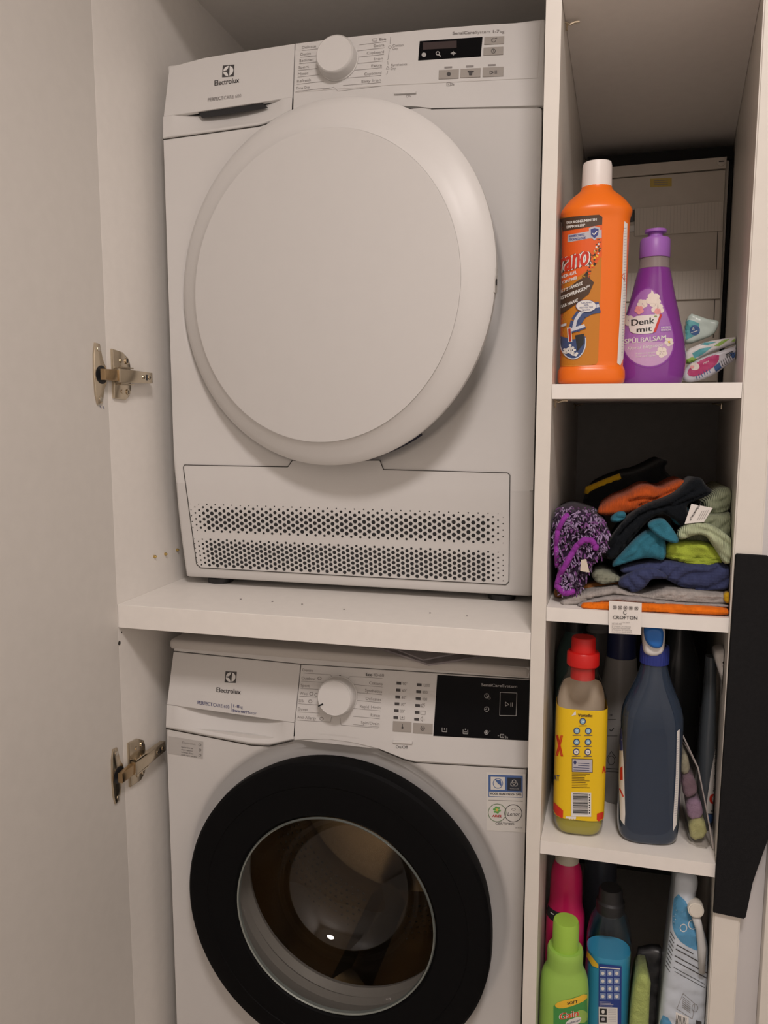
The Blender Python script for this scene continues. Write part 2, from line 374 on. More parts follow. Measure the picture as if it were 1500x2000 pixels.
# ------------------------------------------------------------------ appliances: shared pieces
def front_with_hole(name, x0, x1, z0, z1, Y, c, r, rin, dy, parent, m, thick=.01, n=96, keep_low=False):
    """front sheet with a round recess: rectangle - circle r, cone to rin at Y+dy, then a flat seat"""
    bm = bmesh.new(); cx, cz = c; A = []; B = []; Bm = []; Cc = []; Dd = []
    for i in range(n):
        a = 2*math.pi*(i+.5)/n; ca, sa = math.cos(a), math.sin(a)
        tx = ((x1-cx)/ca if ca > 0 else (x0-cx)/ca) if abs(ca) > 1e-9 else 1e9
        tz = ((z1-cz)/sa if sa > 0 else (z0-cz)/sa) if abs(sa) > 1e-9 else 1e9
        k = min(tx, tz); A.append(bm.verts.new((cx+ca*k, Y, cz+sa*k)))
        B.append(bm.verts.new((cx+ca*r, Y, cz+sa*r)))
        Cc.append(bm.verts.new((cx+ca*rin, Y+dy, cz+sa*rin))); Bm.append(bm.verts.new((cx+ca*(r*.62+rin*.38), Y+dy*.16, cz+sa*(r*.62+rin*.38)))); Dd.append(bm.verts.new((cx+ca*rin*.80, Y+dy+.002, cz+sa*rin*.80)))
    corners = [bm.verts.new((x, Y, z)) for x, z in ((x1, z1), (x0, z1), (x0, z0), (x1, z0))]
    for i in range(n):
        j = (i+1) % n
        bm.faces.new((A[i], A[j], B[j], B[i])); bm.faces.new((B[i], B[j], Bm[j], Bm[i])); bm.faces.new((Bm[i], Bm[j], Cc[j], Cc[i])); bm.faces.new((Cc[i], Cc[j], Dd[j], Dd[i]))
        a, b = A[i].co, A[j].co
        if abs(a.x-b.x) > 1e-7 and abs(a.z-b.z) > 1e-7:
            q = min(corners, key=lambda v: (v.co-(a+b)/2).length); bm.faces.new((A[i], q, A[j]))
    rim = [e for e in bm.edges if len(e.link_faces) == 1 and abs(e.verts[0].co.y-Y) < 1e-6 and abs(e.verts[1].co.y-Y) < 1e-6]
    ex = bmesh.ops.extrude_edge_only(bm, edges=rim); vs = [g for g in ex['geom'] if isinstance(g, bmesh.types.BMVert)]
    for v in vs: v.co.y += thick
    cr = [e for e in bm.edges if e in set(rim) and not (keep_low and max(v.co.z for v in e.verts) < z0+1e-5)]
    bmesh.ops.bevel(bm, geom=cr, offset=.006, segments=3, profile=.5, affect='EDGES')
    return obj(name, bm, m, parent, angle=60, wn=True)
def shell(name, x0, x1, prof, m, parent):
    """cabinet of an appliance: Y-Z profile drawn along X, open at the front"""
    bm = bmesh.new(); a = [bm.verts.new((x0, y, z)) for y, z in prof]; b = [bm.verts.new((x1, y, z)) for y, z in prof]
    bm.faces.new(a); bm.faces.new(b[::-1])
    for i in range(3): bm.faces.new((a[i], a[i+1], b[i+1], b[i]))
    return obj(name, bm, m, parent)
def scoop(name, top, bot, P, N, depth, m, parent, nu=40, nv=12):
    """hollow grip: surface between two frame curves, pressed in under the upper edge"""
    bm = bmesh.new(); N = Vector(N).normalized()
    def along(pl, u):
        L = [math.dist(a, b) for a, b in zip(pl, pl[1:])]; s = u*sum(L)
        for (a, b), l in zip(zip(pl, pl[1:]), L):
            if s <= l+1e-9: k = s/l; return (a[0]+(b[0]-a[0])*k, a[1]+(b[1]-a[1])*k)
            s -= l
        return pl[-1]
    g = []
    for i in range(nu+1):
        u = i/nu; a = along(top, u); b = along(bot, u); row = []
        for j in range(nv+1):
            v = j/nv; x = a[0]+(b[0]-a[0])*v; y = a[1]+(b[1]-a[1])*v
            s = max(0, min(1, (u-.08)/.84)); d = depth*math.sin(math.pi*s)**.8*max(0, 1-v*1.12)**.75
            row.append(bm.verts.new(onP(x, y, P, N) - N*d))
        g.append(row)
    for i in range(nu):
        for j in range(nv): bm.faces.new((g[i][j], g[i+1][j], g[i+1][j+1], g[i][j+1]))
    ed = [r[-1] for r in g]; lo_ = [bm.verts.new(v.co - N*.006) for v in ed]
    for i in range(nu): bm.faces.new((ed[i], ed[i+1], lo_[i+1], lo_[i]))
    return obj(name, bm, m, parent, smooth=True)
def plate(name, px, P, N, m, parent, thick=.004, bev=.0012):
    N = Vector(N).normalized(); return prismo(name, [onP(x, y, Vector(P), N) for x, y in px], -N*thick, m, parent, bev)
def knob(name, px, py, r, h, P, N, parent, mark=None):
    N = Vector(N).normalized(); c = onP(px, py, Vector(P), N)
    k = latheo(name, [(r*1.04, 0), (r*1.04, .002), (r, .003), (r*.985, h*.8), (r*.94, h*.95), (r*.90, h), (r*.88, h-.0006), (0, h-.0003)], frame(c, N), M_WGLOSS, parent, 56)
    if mark is not None:
        M = frame(c, N); bm = bmesh.new(); a = math.radians(mark); d = Vector((math.cos(a), math.sin(a), 0)); e = Vector((-d.y, d.x, 0))
        prism(bm, [M @ (d*q*r+e*s*.0011+Vector((0, 0, h+.0004))) for q, s in ((.70, -1), (1.0, -1), (1.0, 1), (.70, 1))], M.to_3x3() @ Vector((0, 0, -.004))); obj('pointer', bm, M_DARK, k)
    return k
def logo(A, x, y, s, sl, lean):
    """square emblem with an open circle and a sail shape"""
    def q(u, v): return (x+u*s+v*s*lean, y+v*s+u*s*sl)
    A.poly(M_INK, [q(0, 0), q(1, 0), q(1, 1), q(0, 1)])
    A.poly(M_PWHITE, [q(.5+.43*math.cos(a*math.pi/20), .5+.43*math.sin(a*math.pi/20)) for a in range(40)], 1)
    A.poly(M_INK, [q(.53, .05), q(.53, .95), q(.46, .72), q(.34, .57), q(.05, .52), q(.05, .48), q(.34, .43), q(.46, .28)], 2)
    A.poly(M_INK, [q(.53, .05), q(.60, .05), q(.60, .95), q(.53, .95)], 2)

# ------------------------------------------------------------------ tumble dryer
DX0, DX1, DY, DZ0, DZ1 = -.607, -.0115, .137, zS+.012, 1.770
dry = thing('tumble_dryer', 'white front-loading tumble dryer with blank round door left ajar, on the thick shelf', 'tumble dryer', (-.309, .44, zS))
shell('body', DX0+.001, DX1-.001, [(DY+.034, DZ0), (.74, DZ0), (.74, DZ1-.012), (.163, DZ1-.012), (DY+.009, 1.652)], M_WHITE, dry)
boxo('lid', DX0, DX1, .157, .745, DZ1-.0115, DZ1, M_WMATT, dry, .003)
for x, y in ((DX0+.05, DY+.06), (DX1-.05, DY+.06), (DX0+.05, .69), (DX1-.05, .69)):
    latheo('foot', [(0, 0), (.022, 0), (.022, .008), (.015, .0125), (0, .0125)], Matrix.Translation((x, y, zS+.0005)), M_DARK, dry, 20)
DC = (-.322, 1.392)
front_with_hole('front_panel', DX0, DX1, 1.0995, 1.659, DY, DC, .2660, .246, .016, dry, M_WHITE, .010, keep_low=True)
dP, dN = Vector((0, DY-.003, 1.652)), Vector((0, -.116, .021)).normalized()
dPm, dNm = dP, dN
scoopP = dP
up = plate('drawer_front', [(330.5, 131), (400, 113), (471, 101.5), (575, 85), (571, 190), (319, 228)], dP, dN, M_WMATT, dry, .006)
scoop('drawer_grip', [(319, 228), (571, 190)], [(318, 270), (330, 268), (420, 256), (505, 244), (530, 236), (570, 214)], dP, dN, .016, M_WMATT, up)
sl = Art(plane_map(dP-dN*.0030, dN)); sl.poly(M_DARK, [(383, 214), (508, 196), (524, 211), (395, 231)]); sl.build('grip_slot', up)
plate('control_panel', [(576.5, 84.7), (700, 70.5), (850, 56), (960, 47.5), (1064, 41.5), (1061.5, 206), (842, 211), (815, 208), (770, 206), (690, 205), (620, 206), (572, 213.5)], dP, dN, M_WMATT, dry, .006)
A = Art(plane_map(dP, dN))
logo(A, 435, 128, 23, -.09, -.06)
A.text(M_INK, 'Electrolux', 419, 167, 10, -.13, width=48, bold=.5)
A.text(M_INKG, 'PERFECT', 406, 198, 6.5, -.13, width=30, bold=.5); A.text(M_INKG, 'CARE 600', 437, 194, 6.5, -.13, width=34)
for i, (s, x, y) in enumerate((('Delicate', 590, 95), ('Denim', 587, 108.5), ('Bedlinen', 585, 121), ('Sport', 583, 134), ('Mixed', 582, 147), ('Refresh', 580, 161), ('Time Dry', 578, 175))):
    A.text(M_INKG, s, x, y, 5, -.11, width=27 if len(s) > 5 else 20)
    e = (624, 622, 620, 620, 624, 632, 644)[i]; A.line(M_INKG, [(x-.5, y+3.5), (e, y+3.5-.11*(e-x))], .7)
for s, x, y in (('Eco', 754, 78), ('Extra', 751, 90), ('Cupboard', 750, 103), ('Iron', 748, 116), ('Extra', 746, 129), ('Cupboard', 745, 144), ('Easy Iron', 744, 158)):
    A.text(M_INKG, s, x, y, 5, -.09, 'R', width=4.2*len(s), bold=.8 if s == 'Eco' else 0)
    A.line(M_INKG, [(697-(.4*(y-90)), y+4.5+.09*(x-697)), (x, y+3)], .7)
A.line(M_INKG, [(628, 176), (652, 170), (660, 178), (744, 168)], .5)
A.text(M_INKG, 'Cotton', 767, 91, 4.5, -.06, width=21); A.text(M_INKG, 'Dry', 767, 97, 4.5, -.06, width=10)
A.text(M_INKG, 'Synthetics', 764, 129, 4.5, -.06, width=31); A.text(M_INKG, 'Dry', 763, 136, 4.5, -.06, width=10)
A.line(M_INKG, [(763, 72), (762, 86)], .9); A.line(M_INKG, [(760, 98), (758, 116), (756, 116)], .9); A.line(M_INKG, [(757, 119), (758, 126)], .9); A.line(M_INKG, [(757, 138), (756, 144), (754, 145)], .9)
A.ring(M_INKG, 761.5, 92, 3.2, 3.2, .8); A.line(M_INKG, [(757, 129), (754, 135), (760.5, 134.5), (757, 129)], .8)
A.line(M_INKG, [(726, 78), (729, 75.5), (736, 75), (736, 80), (729, 80.5), (726, 78)], .6)
A.text(M_INKG, 'SensiCare', 884, 67.5, 5.5, -.045, width=43, bold=.7); A.text(M_INKG, 'System', 928, 65.5, 5.5, -.045, width=29)
A.text(M_INKG, '1-7', 963, 64, 5.5, -.03, width=12, bold=.7); A.text(M_INKG, 'kg', 976, 64, 5.5, -.03, width=9)
A.line(mat('faint panel groove', (.6, .57, .54), .5), [(577, 180), (760, 166), (1050, 152), (1056, 46)], .9)
for x, y in ((868, 132), (910, 130), (953, 127.5)): A.rect(M_INKG, x, y-2, x+15, y+1.5, -.04)
A.rect(M_INKG, 872, 161, 880, 168, -.03); A.rect(M_WMATT, 873.2, 162.6, 878.8, 166.8, -.03, 1); A.rect(M_INKG, 874.5, 164, 877, 165.4, 0, 2); A.text(M_INKG, '3s', 881, 166.5, 5, 0, width=6)
A.text(M_INKG, 'ON', 793, 190, 4.5, -.05, width=10)
A.build('printed_lettering', dry)['kind'] = 'stuff'
dsp = plate('display_window', [(819.5, 80), (942.5, 71.5), (939, 110), (816.5, 118)], dP+dN*.0006, dN, M_BLACK, dry, .003, .0004)
A = Art(plane_map(dP+dN*.0006, dN))
A.rect(mat('dim display', (.05, .035, .035), .2), 826, 83, 892, 97, -.055)
A.ell(M_PGREY, 828, 107, 4.5, 4.5); A.ring(M_PGREY, 855, 104, 4, 4, 1.5, 0); A.line(M_PGREY, [(857, 107), (861, 110)], 2.2); A.rect(M_PGREY, 882, 102, 889, 106); A.line(M_PGREY, [(880, 104), (891, 104)], 1.2); A.line(M_PGREY, [(885.5, 100), (885.5, 108)], 1.2)
A.build('display_icons', dsp)['kind'] = 'stuff'
def button(px, art, P, N, parent, m=M_BTN):
    b = plate('button', px, P+N*.0012, N, m, parent, .004, .0005)
    if art: A = Art(plane_map(P+N*.0012, N)); art(A); A.build('button_icon', b)
def quad(x0, y0, x1, y1, sl, lean=-.5): return [(x0, y0), (x1, y0+sl*(x1-x0)), (x1+lean, y1+sl*(x1-x0)), (x0+lean, y1)]
button(quad(946, 72, 984.5, 87, -.05), lambda A: (A.ring(M_INK, 964, 78.5, 4.5, 4, .9, a0=0, a1=270), A.line(M_INK, [(966, 75), (971, 74)], .9)), dP, dN, dry)
button(quad(944.5, 92.5, 983, 108, -.05), lambda A: (A.ring(M_INK, 963.5, 99.5, 4.5, 4.5, .9), A.line(M_INK, [(963.5, 96.5), (963.5, 99.5), (966, 101)], .8)), dP, dN, dry)
button(quad(857, 136.5, 896, 154.5, -.05), lambda A: A.ell(M_INK, 876.5, 144.5, 4.2, 4.2, n=7), dP, dN, dry)
button(quad(899.5, 134, 938.5, 152, -.045), lambda A: A.poly(M_INK, [(913, 139), (917, 138), (922, 138), (926, 139), (924, 142), (922.5, 141.5), (922, 147), (916, 147), (916, 141.5), (914, 142)]), dP, dN, dry)
button(quad(943, 131.5, 983.5, 150, -.045), lambda A: (A.line(M_INK, [(957, 138), (957, 145), (964, 141), (957, 138)], 1), A.line(M_INK, [(967, 137.5), (967, 144)], 1.2), A.line(M_INK, [(970, 137.3), (970, 143.8)], 1.2)), dP, dN, dry)
button(quad(770, 179, 812.5, 183.5, -.05, 0), None, dP+dN*.002, dN, dry, M_WGLOSS)
knob('program_knob', 661, 120, .0302, .021, dP, dN, dry)
# lower front leaning back towards the plinth, with the filter door and its vent holes
def fy(z): return DY + (.026*max(0, (1.10-z)/.165)**1.4 if z < 1.10 else 0)
def on_low(x, y, off=0):
    Y = DY
    for _ in range(8): P = onY(x, y, Y); Y = fy(P.z)-off
    return onY(x, y, Y)
bm = bmesh.new(); zs_ = [1.10-i*(1.10-DZ0-.004)/22 for i in range(23)]+[DZ0+.0015, DZ0, DZ0+.001]
xs_ = [(DX0, .012), (DX0, .006), (DX0+.0016, .0022), (DX0+.006, 0), (DX1-.006, 0), (DX1-.0016, .0022), (DX1, .006), (DX1, .012)]; g = []
for i, z in enumerate(zs_):
    back = (.0015, .006, .03)[i-23] if i >= 23 else 0; g.append([bm.verts.new((x, fy(z)+dy+back, z)) for x, dy in xs_])
for A_, B_ in zip(g, g[1:]):
    for i in range(len(xs_)-1): bm.faces.new((A_[i], A_[i+1], B_[i+1], B_[i]))
obj('lower_front', bm, M_WHITE, dry, angle=60)
rim = [(360, 908), (562, 912), (571, 899), (742, 899), (749, 917), (991, 923.5), (996, 928), (994, 1136), (988, 1142), (392, 1109), (384, 1102), (358, 913)]
def low_map(base): return lambda x, y, l: on_low(x, y, base+.0002*l)
A = Art(low_map(.0010), 14); A.poly(M_WHITE, [q for q in rim if q not in ((571, 899), (742, 899))]); A.poly(M_WHITE, [(562, 912), (571, 899), (742, 899), (749, 917)]); fpan = A.build('filter_door', dry)
for p_ in fpan.data.polygons: p_.use_smooth = True
A = Art(low_map(.0013), 20); A.line(M_SEAM, rim+rim[:1], 1.6); A.build('filter_door_seam', dry)
fN = Vector((0, -1, 0)); A = Art(plane_map((0, DY, 1), fN, .0003)); A.line(M_SEAM, [(318, 272.5), (420, 258.5), (505, 246.5), (535, 238), (571, 216.5)], 2.4); A.build('drawer_seam', dry)
A = Art(plane_map((0, DY, 1), fN, .0003)); A.line(M_SEAM, [(842, 212.5), (1045, 207.5), (1056, 210), (1060, 215)], 2.2); A.build('panel_seam', dry)
bm = bmesh.new(); Xa, Xb = -.5800, -.0560; pitch = .0152; ncol = int((Xb-Xa)/pitch*2)+1
for i in range(ncol+1):
    x = Xa + i*pitch/2; ex = min(i, ncol-i)
    rowsU = [1.0640-k*.0102-(.0051 if i % 2 else 0) for k in range(5)]; rowsL = [1.0030-k*.0084-(.0042 if i % 2 else 0) for k in range(6)]
    for part, rows in ((0, rowsU), (1, rowsL)):
        for k, z in enumerate(rows):
            r = .0034 if part == 0 else .0032
            if part == 0 and k == 0: r = .0011 if i % 2 == 0 else .0022
            if part == 0 and k == 1 and i % 2 == 0: r = .0029
            if part == 0 and z < 1.0200: r = .0021
            if part == 1 and k == 0: r = .0020 if i % 2 == 0 else .0028
            r *= min(1, .28+.18*ex); sl_ = (fy(z-.002)-fy(z+.002))/.004
            lathe(bm, [(r, -.0001), (r, .0004), (0, .0004)], frame((x, fy(z)-.0010, z), (0, -1, -sl_)), 8)
o = obj('vent_holes', bm, M_DARK, fpan); o['kind'] = 'stuff'
# round door, hinged on the left and left ajar
phi = .190; dcx = -.3221; hinge_x = dcx-.2216; dl = .100
e1 = Vector((math.cos(phi), -math.sin(phi), 0)); e3 = Vector((-math.sin(phi), -math.cos(phi), 0))   # door plane right, outward normal
Dc = Vector((dcx, dl-.2216*math.sin(phi), 1.3941))
MD = Matrix((e1, Vector((0, 0, 1)), e3)).transposed().to_4x4(); MD.translation = Dc
def bulge(a, r): return 1 + (.018*math.exp(-((a-math.radians(42))/.55)**2) if r > .23 else 0)
dd_ = latheo('door', [(.2216, -.0006), (.2228, -.0022), (.234, -.0070), (.250, -.0155), (.2600, -.0205), (.2630, -.0245), (.2620, -.034), (.250, -.038), (.236, -.039), (.2, -.039), (0, -.039)], MD, M_WGLOSS, dry, 128, 40, bulge)
MDi = MD.inverted()
for v in dd_.data.vertices:                     # the rim sits a little up and to the handle side of the blank centre
    q = MDi @ v.co; k = max(0, min(1, (math.hypot(q.x, q.y)-.2216)/.025)); q += Vector((-.001, .006, 0))*k; v.co = MD @ q
latheo('door_centre', [(.2217, -.003), (.2213, .0002), (.219, .0006), (0, -.0045)], MD, M_WMATT, dd_, 128, 30)
# catch on the door edge and the dark slot of the port
latheo('port', [(.199, .006), (.199, .14), (.15, .16), (0, .16)], frame((DC[0], DY+.012, DC[1]), (0, 1, 0)), M_DARK, dry, 64)
cM = MD @ Matrix.Translation((.259, -.002, -.027))
bm = bmesh.new(); box(bm, -.004, .0030, -.016, .016, -.006, .004)
for v in bm.verts: v.co = cM @ v.co
ct = obj('door_catch', bm, mat('catch grey', (.55, .53, .5), .4), dd_)
bm = bmesh.new(); box(bm, .0005, .0036, -.006, .002, -.003, .002)
for v in bm.verts: v.co = cM @ v.co
obj('catch_slot', bm, M_DARK, ct)
bm = bmesh.new()                                # dark blue seal showing under the door
tube(bm, [(DC[0]+.245*math.cos(a), DY+.002, DC[1]+.2475*math.sin(a)) for a in [math.radians(250+i*2) for i in range(28)]], .006, 8); obj('door_seal', bm, mat('navy seal', (.012, .014, .035), .5), dry)

# ------------------------------------------------------------------ washing machine
WX0, WX1, WY, WZ1 = -.607, -.0078, .083, .838
wash = thing('washing_machine', 'white front-loading washing machine with black porthole door and control display, under the shelf', 'washing machine', (-.307, .38, FZ))
shell('body', WX0+.001, WX1-.001, [(WY+.009, FZ+.012), (.66, FZ+.012), (.66, WZ1-.018), (.112, WZ1-.018), (WY+.009, .688)], M_WHITE, wash)
bm = bmesh.new(); box(bm, WX0, WX1, .100, .67, WZ1-.0175, WZ1, .006, 3); obj('worktop', bm, mat('worktop grey white', (.60, .57, .54), .4), wash, angle=40)
for x, y in ((WX0+.05, WY+.06), (WX1-.05, WY+.06), (WX0+.05, .6), (WX1-.05, .6)):
    latheo('foot', [(0, 0), (.022, 0), (.022, .008), (.015, .0125), (0, .0125)], Matrix.Translation((x, y, FZ)), M_DARK, wash, 20)
WC = (-.302, .432)
front_with_hole('front_panel', WX0, WX1, FZ+.012, .694, WY, WC, .2780, .2520, .016, wash, M_WHITE, .010)
wP, wN = Vector((0, WY-.003, .688)), Vector((0, -.134, .021)).normalized()
up = plate('drawer_front', [(338.5, 1273), (586.5, 1298), (575, 1412), (325.5, 1376)], wP, wN, M_WMATT, wash, .006)
scoop('drawer_grip', [(325.5, 1376), (575, 1412)], [(324, 1421), (400, 1436), (490, 1453), (525, 1455), (573, 1444)], wP, wN, .022, M_WMATT, up)
plate('control_panel', [(588, 1298), (1034, 1327), (1031.5, 1500), (810, 1487), (790, 1482), (740, 1462), (690, 1450), (640, 1443), (574.5, 1446), (576.5, 1412)], wP, wN, M_WMATT, wash, .006)
plate('top_trim', [(341, 1259), (1035, 1303), (1034, 1325.5), (588, 1296.5), (338.5, 1271.5)], wP, wN, M_WMATT, wash, .012, .002)
A = Art(plane_map(wP, wN)); logo(A, 440.5, 1311, 22, .05, -.09)
A.text(M_INK, 'Electrolux', 423, 1351.5, 9.5, .10, width=47, bold=.6)
A.text(M_INKB, 'PERFECT', 386, 1375, 6.5, .14, width=29, bold=.7); A.text(M_INKB, 'CARE 600', 416, 1379.5, 6.5, .14, width=32)
A.line(M_INKB, [(452.5, 1374), (451.5, 1390)], .8)
A.text(M_INKB, '1-8', 456, 1381.5, 6, .12, width=11, bold=.6); A.text(M_INKB, 'kg', 468, 1383, 6, .12, width=6)
A.text(M_INKB, 'Inverter', 455, 1390, 5.8, .13, width=25, bold=.7); A.text(M_INKB, 'Motor', 481, 1393.5, 5.8, .13, width=20)
for i, (s, x, y) in enumerate((('Denim', 591, 1311), ('Outdoor', 589, 1327), ('Sport', 587.5, 1341), ('Wool', 585.5, 1356.5), ('Silk', 583.5, 1371), ('Duvet', 582, 1387), ('Anti-Allergy', 580.5, 1403))):
    A.text(M_INKG, s, x, y, 5.6, .07, width=(20, 27, 17, 16, 11, 19, 37)[i])
    e = (646, 634, 622, 618, 619, 624, 645)[i]; A.line(M_INKG, [(x-.5, y+3.5), (e, y+3.5+.06*(e-x))], .7)
A.line(M_INKG, [(646, 1318), (649, 1325)], .7); A.line(M_INKG, [(645, 1411), (648, 1400)], .7); A.line(M_INKG, [(664, 1402), (666, 1416), (738, 1422)], .7)
for px, py in ((624, 1325), (608, 1355), (618, 1357), (606, 1370), (628, 1404)): A.ring(M_INKG, px, py, 4, 3.6, 1.2, n=10)
for s, x, y in (('Cottons', 747, 1338.5), ('Synthetics', 746, 1353.5), ('Delicates', 744.5, 1369), ('Rapid 14min', 743, 1385), ('Rinse', 742, 1400.5), ('Spin/Drain', 741, 1416.5)):
    A.text(M_INKG, s, x, y, 5.8, .07, 'R', width=(26, 33, 30, 40, 18, 36)[('Cottons', 'Synthetics', 'Delicates', 'Rapid 14min', 'Rinse', 'Spin/Drain').index(s)])
    A.line(M_INKG, [(690, y-1.5), (x, y+3.5)], .7)
A.text(M_INK, 'Eco', 715, 1320, 6, .05, width=12, bold=.8); A.text(M_INKG, '40-60', 729, 1321, 6, .05, width=21); A.line(M_INKG, [(679, 1326), (684, 1321), (747, 1325)], .7)
A.ell(M_INK, 664, 1320, 1.6, 1.6)
for i, (a, b) in enumerate((('90°', '1200'), ('60°', '800'), ('40°', '400'), ('30°', ''), ('20°', ''), ('', ''))):
    x0, y0 = 774.5-i*1.2, 1331.5+i*13.4; A.rect(M_INK, x0, y0, x0+9, y0+5.5, .06)
    if a: A.text(M_INKG, a, x0+12, y0+6.5, 5.5, .05, width=9)
    x1, y1 = 814-i*1.0, 1334.5+i*13.5; A.rect(M_INK, x1, y1, x1+9.5, y1+5.5, .06)
    if b: A.text(M_INKG, b, x1+12, y1+6.5, 5.5, .05, width=3.4*len(b))
A.ring(M_INKG, 826, 1378, 3.6, 3.8, 1); A.line(M_INKG, [(822, 1382), (830, 1374)], .8)
A.line(M_INKG, [(822, 1388.5), (831, 1389), (830.5, 1396), (821.5, 1395.5), (822, 1388.5)], .8)
A.line(M_INKG, [(822, 1402), (825.5, 1400), (825.5, 1409), (822, 1406), (822, 1402)], .9); A.line(M_INKG, [(828.5, 1404), (828.5, 1408)], .9)
A.line(M_INKG, [(782, 1398), (782, 1405), (789.5, 1405.5), (789.5, 1398.5)], .8); A.ell(M_INKG, 785.7, 1401.5, 1.8, 1.8)
A.text(M_INK, 'On/Off', 773, 1461.5, 6, .04, width=23.5)
A.build('printed_lettering', wash)['kind'] = 'stuff'
dsp = plate('display_window', [(854, 1318), (1034.2, 1328.5), (1032, 1447), (846, 1437.5)], wP+wN*.0005, wN, M_BLACK, wash, .004, .0004)
A = Art(plane_map(wP+wN*.0005, wN))
A.text(M_PGREY, 'SensiCare', 940, 1340, 5.5, .05, width=40, bold=.6); A.text(M_PGREY, 'System', 981, 1342, 5.5, .05, width=29)
A.line(M_PGREY, [(977, 1352), (1009.5, 1353.5), (1008, 1398), (976, 1397.5), (977, 1352)], 1)
A.line(M_PGREY, [(987, 1371), (987, 1379), (994, 1376), (987, 1371)], 1); A.line(M_PGREY, [(997.5, 1372), (997.5, 1380)], 1); A.line(M_PGREY, [(1000.5, 1372), (1000.5, 1380)], 1)
A.ring(M_PGREY, 950.5, 1359, 4.6, 4.8, 1); A.line(M_PGREY, [(950.5, 1355.5), (950.5, 1359.5), (953, 1361)], .9); A.ring(M_PGREY, 955.5, 1363.5, 2.6, 2.6, .8)
A.ring(M_PGREY, 950.5, 1385, 4.8, 5, 1); A.line(M_PGREY, [(950.5, 1381.5), (950.5, 1385.5), (947.5, 1385.5)], .9)
A.line(M_PGREY, [(863.5, 1421), (863.5, 1429), (872.5, 1429.5), (872.5, 1421.5)], 1); A.line(M_PGREY, [(868, 1421.5), (868, 1426)], 1)
A.line(M_PGREY, [(904.5, 1425), (904.5, 1433), (913.5, 1433.5), (913.5, 1425.5)], 1); A.line(M_PGREY, [(906, 1429), (912, 1429.3)], .8); A.line(M_PGREY, [(906, 1431.3), (912, 1431.6)], .8); A.ell(M_PGREY, 909, 1424.5, 1.2, 1.2)
A.ring(M_PGREY, 950, 1430.5, 4.4, 4.6, 1.2, n=8); A.ell(M_PGREY, 950, 1430.5, 2, 2); A.line(M_PGREY, [(955.5, 1428), (958, 1428)], 1)
A.line(M_PGREY, [(972, 1437), (975, 1437)], .8); A.line(M_PGREY, [(977.5, 1434), (984, 1434.3), (983.8, 1441), (977.3, 1440.6), (977.5, 1434)], .9); A.line(M_PGREY, [(980.6, 1436.5), (980.6, 1440)], .9); A.text(M_PGREY, '3s', 986, 1442, 5, .05, width=6)
A.build('display_icons', dsp)['kind'] = 'stuff'
button(quad(767.5, 1408.5, 803.5, 1428.5, .055), lambda A: (A.line(M_INK, [(786, 1414), (786, 1422)], 1.3), A.ell(M_INK, 786, 1421.5, 2, 2.2)), wP, wN, wash)
button(quad(807, 1412, 845, 1432, .055), lambda A: (A.ring(M_INK, 825.5, 1422.5, 4.2, 4.5, 1, a0=-60, a1=250), A.ring(M_INK, 825.5, 1422.5, 1.8, 2, .8)), wP, wN, wash)
button(quad(767, 1446.5, 805, 1451.5, .05, 0), None, wP+wN*.0022, wN, wash, M_WGLOSS)
knob('program_knob', 662, 1358, .0298, .024, wP, wN, wash, 210)
A = Art(plane_map((0, WY, .6), (0, -1, 0), .0003)); A.line(M_SEAM, [(324, 1423), (400, 1438), (490, 1455.5), (526, 1457.5), (573, 1446.5)], 2); A.build('drawer_seam', wash)
A = Art(plane_map((0, WY, .6), (0, -1, 0), .0003)); A.line(M_SEAM, [(740, 1464), (790, 1484), (812, 1489.5), (1031, 1502)], 1.6); A.build('panel_seam', wash)
# stickers on the front
gp = Vector((0, WY, .6)); S = Art(plane_map(gp, (0, -1, 0), .0005))
M_STK = mat('grey sticker', (.50, .48, .46), .5); M_STW = mat('white sticker', (.75, .73, .69), .4)
S.poly(M_STK, [(329.5, 1438), (397, 1448.5), (396, 1482.5), (328.5, 1471.5)])
S.text(M_INKG, 'Electrolux', 356, 1452, 4.2, .14, width=26)
for k, wd in enumerate((23, 22, 24, 30)): S.text(M_INK, ('See the best use', 'of your appliance', 'including a 10 year', 'quality repair warranty')[k], 354, 1460+k*5, 2.8, .15, width=wd, layer=1)
for y in (1455, 1465, 1475): S.ring(M_INK, 390.5, y, 2.8, 2.8, .8, 1, 6)
S.build('info_sticker', wash)
S = Art(plane_map(gp, (0, -1, 0), .0005)); BL = col('sticker blue', .08, .15, .36); BK = col('sticker dark', .03, .035, .05); GRN = col('sticker green', .15, .42, .10); RED = col('sticker red', .60, .04, .03)
S.rect(M_STW, 950, 1508, 1026, 1622, .05)
S.rect(BL, 954, 1513, 1021, 1556, .03, 1); S.rect(M_STW, 955.5, 1546, 1020, 1555, .03, 2); S.rect(M_STW, 958.5, 1517, 986, 1542, .03, 2); S.rect(BK, 991, 1518.5, 1018, 1544, .03, 2)
S.ring(BL, 972.5, 1530, 10, 10, 1.2, 3); S.poly(BL, [(966, 1522), (978, 1524), (980, 1536), (972, 1530)], 3)
for k in range(3): a = math.radians(90+120*k); S.ring(M_PGREY, 1004+3.2*math.cos(a), 1530-3*math.sin(a), 4.5, 4.5, 1.6, 3)
S.text(M_PGREY, 'WOOL CARE', 1004.5, 1541.5, 2.2, .03, 'C', width=18, layer=3)
S.text(M_INK, 'WOOL HAND WASH SAFE', 987.5, 1553, 4.4, .03, 'C', width=62, layer=3, bold=.4)
S.line(M_INKG, [(954, 1563), (1021, 1565)], 1.1, 1)
S.ring(col('ring green', .16, .24, .13), 971, 1587.5, 18, 18, 1.3, 1); S.ring(M_INK, 1002.5, 1588.5, 17.5, 17.5, 1.3, 1)
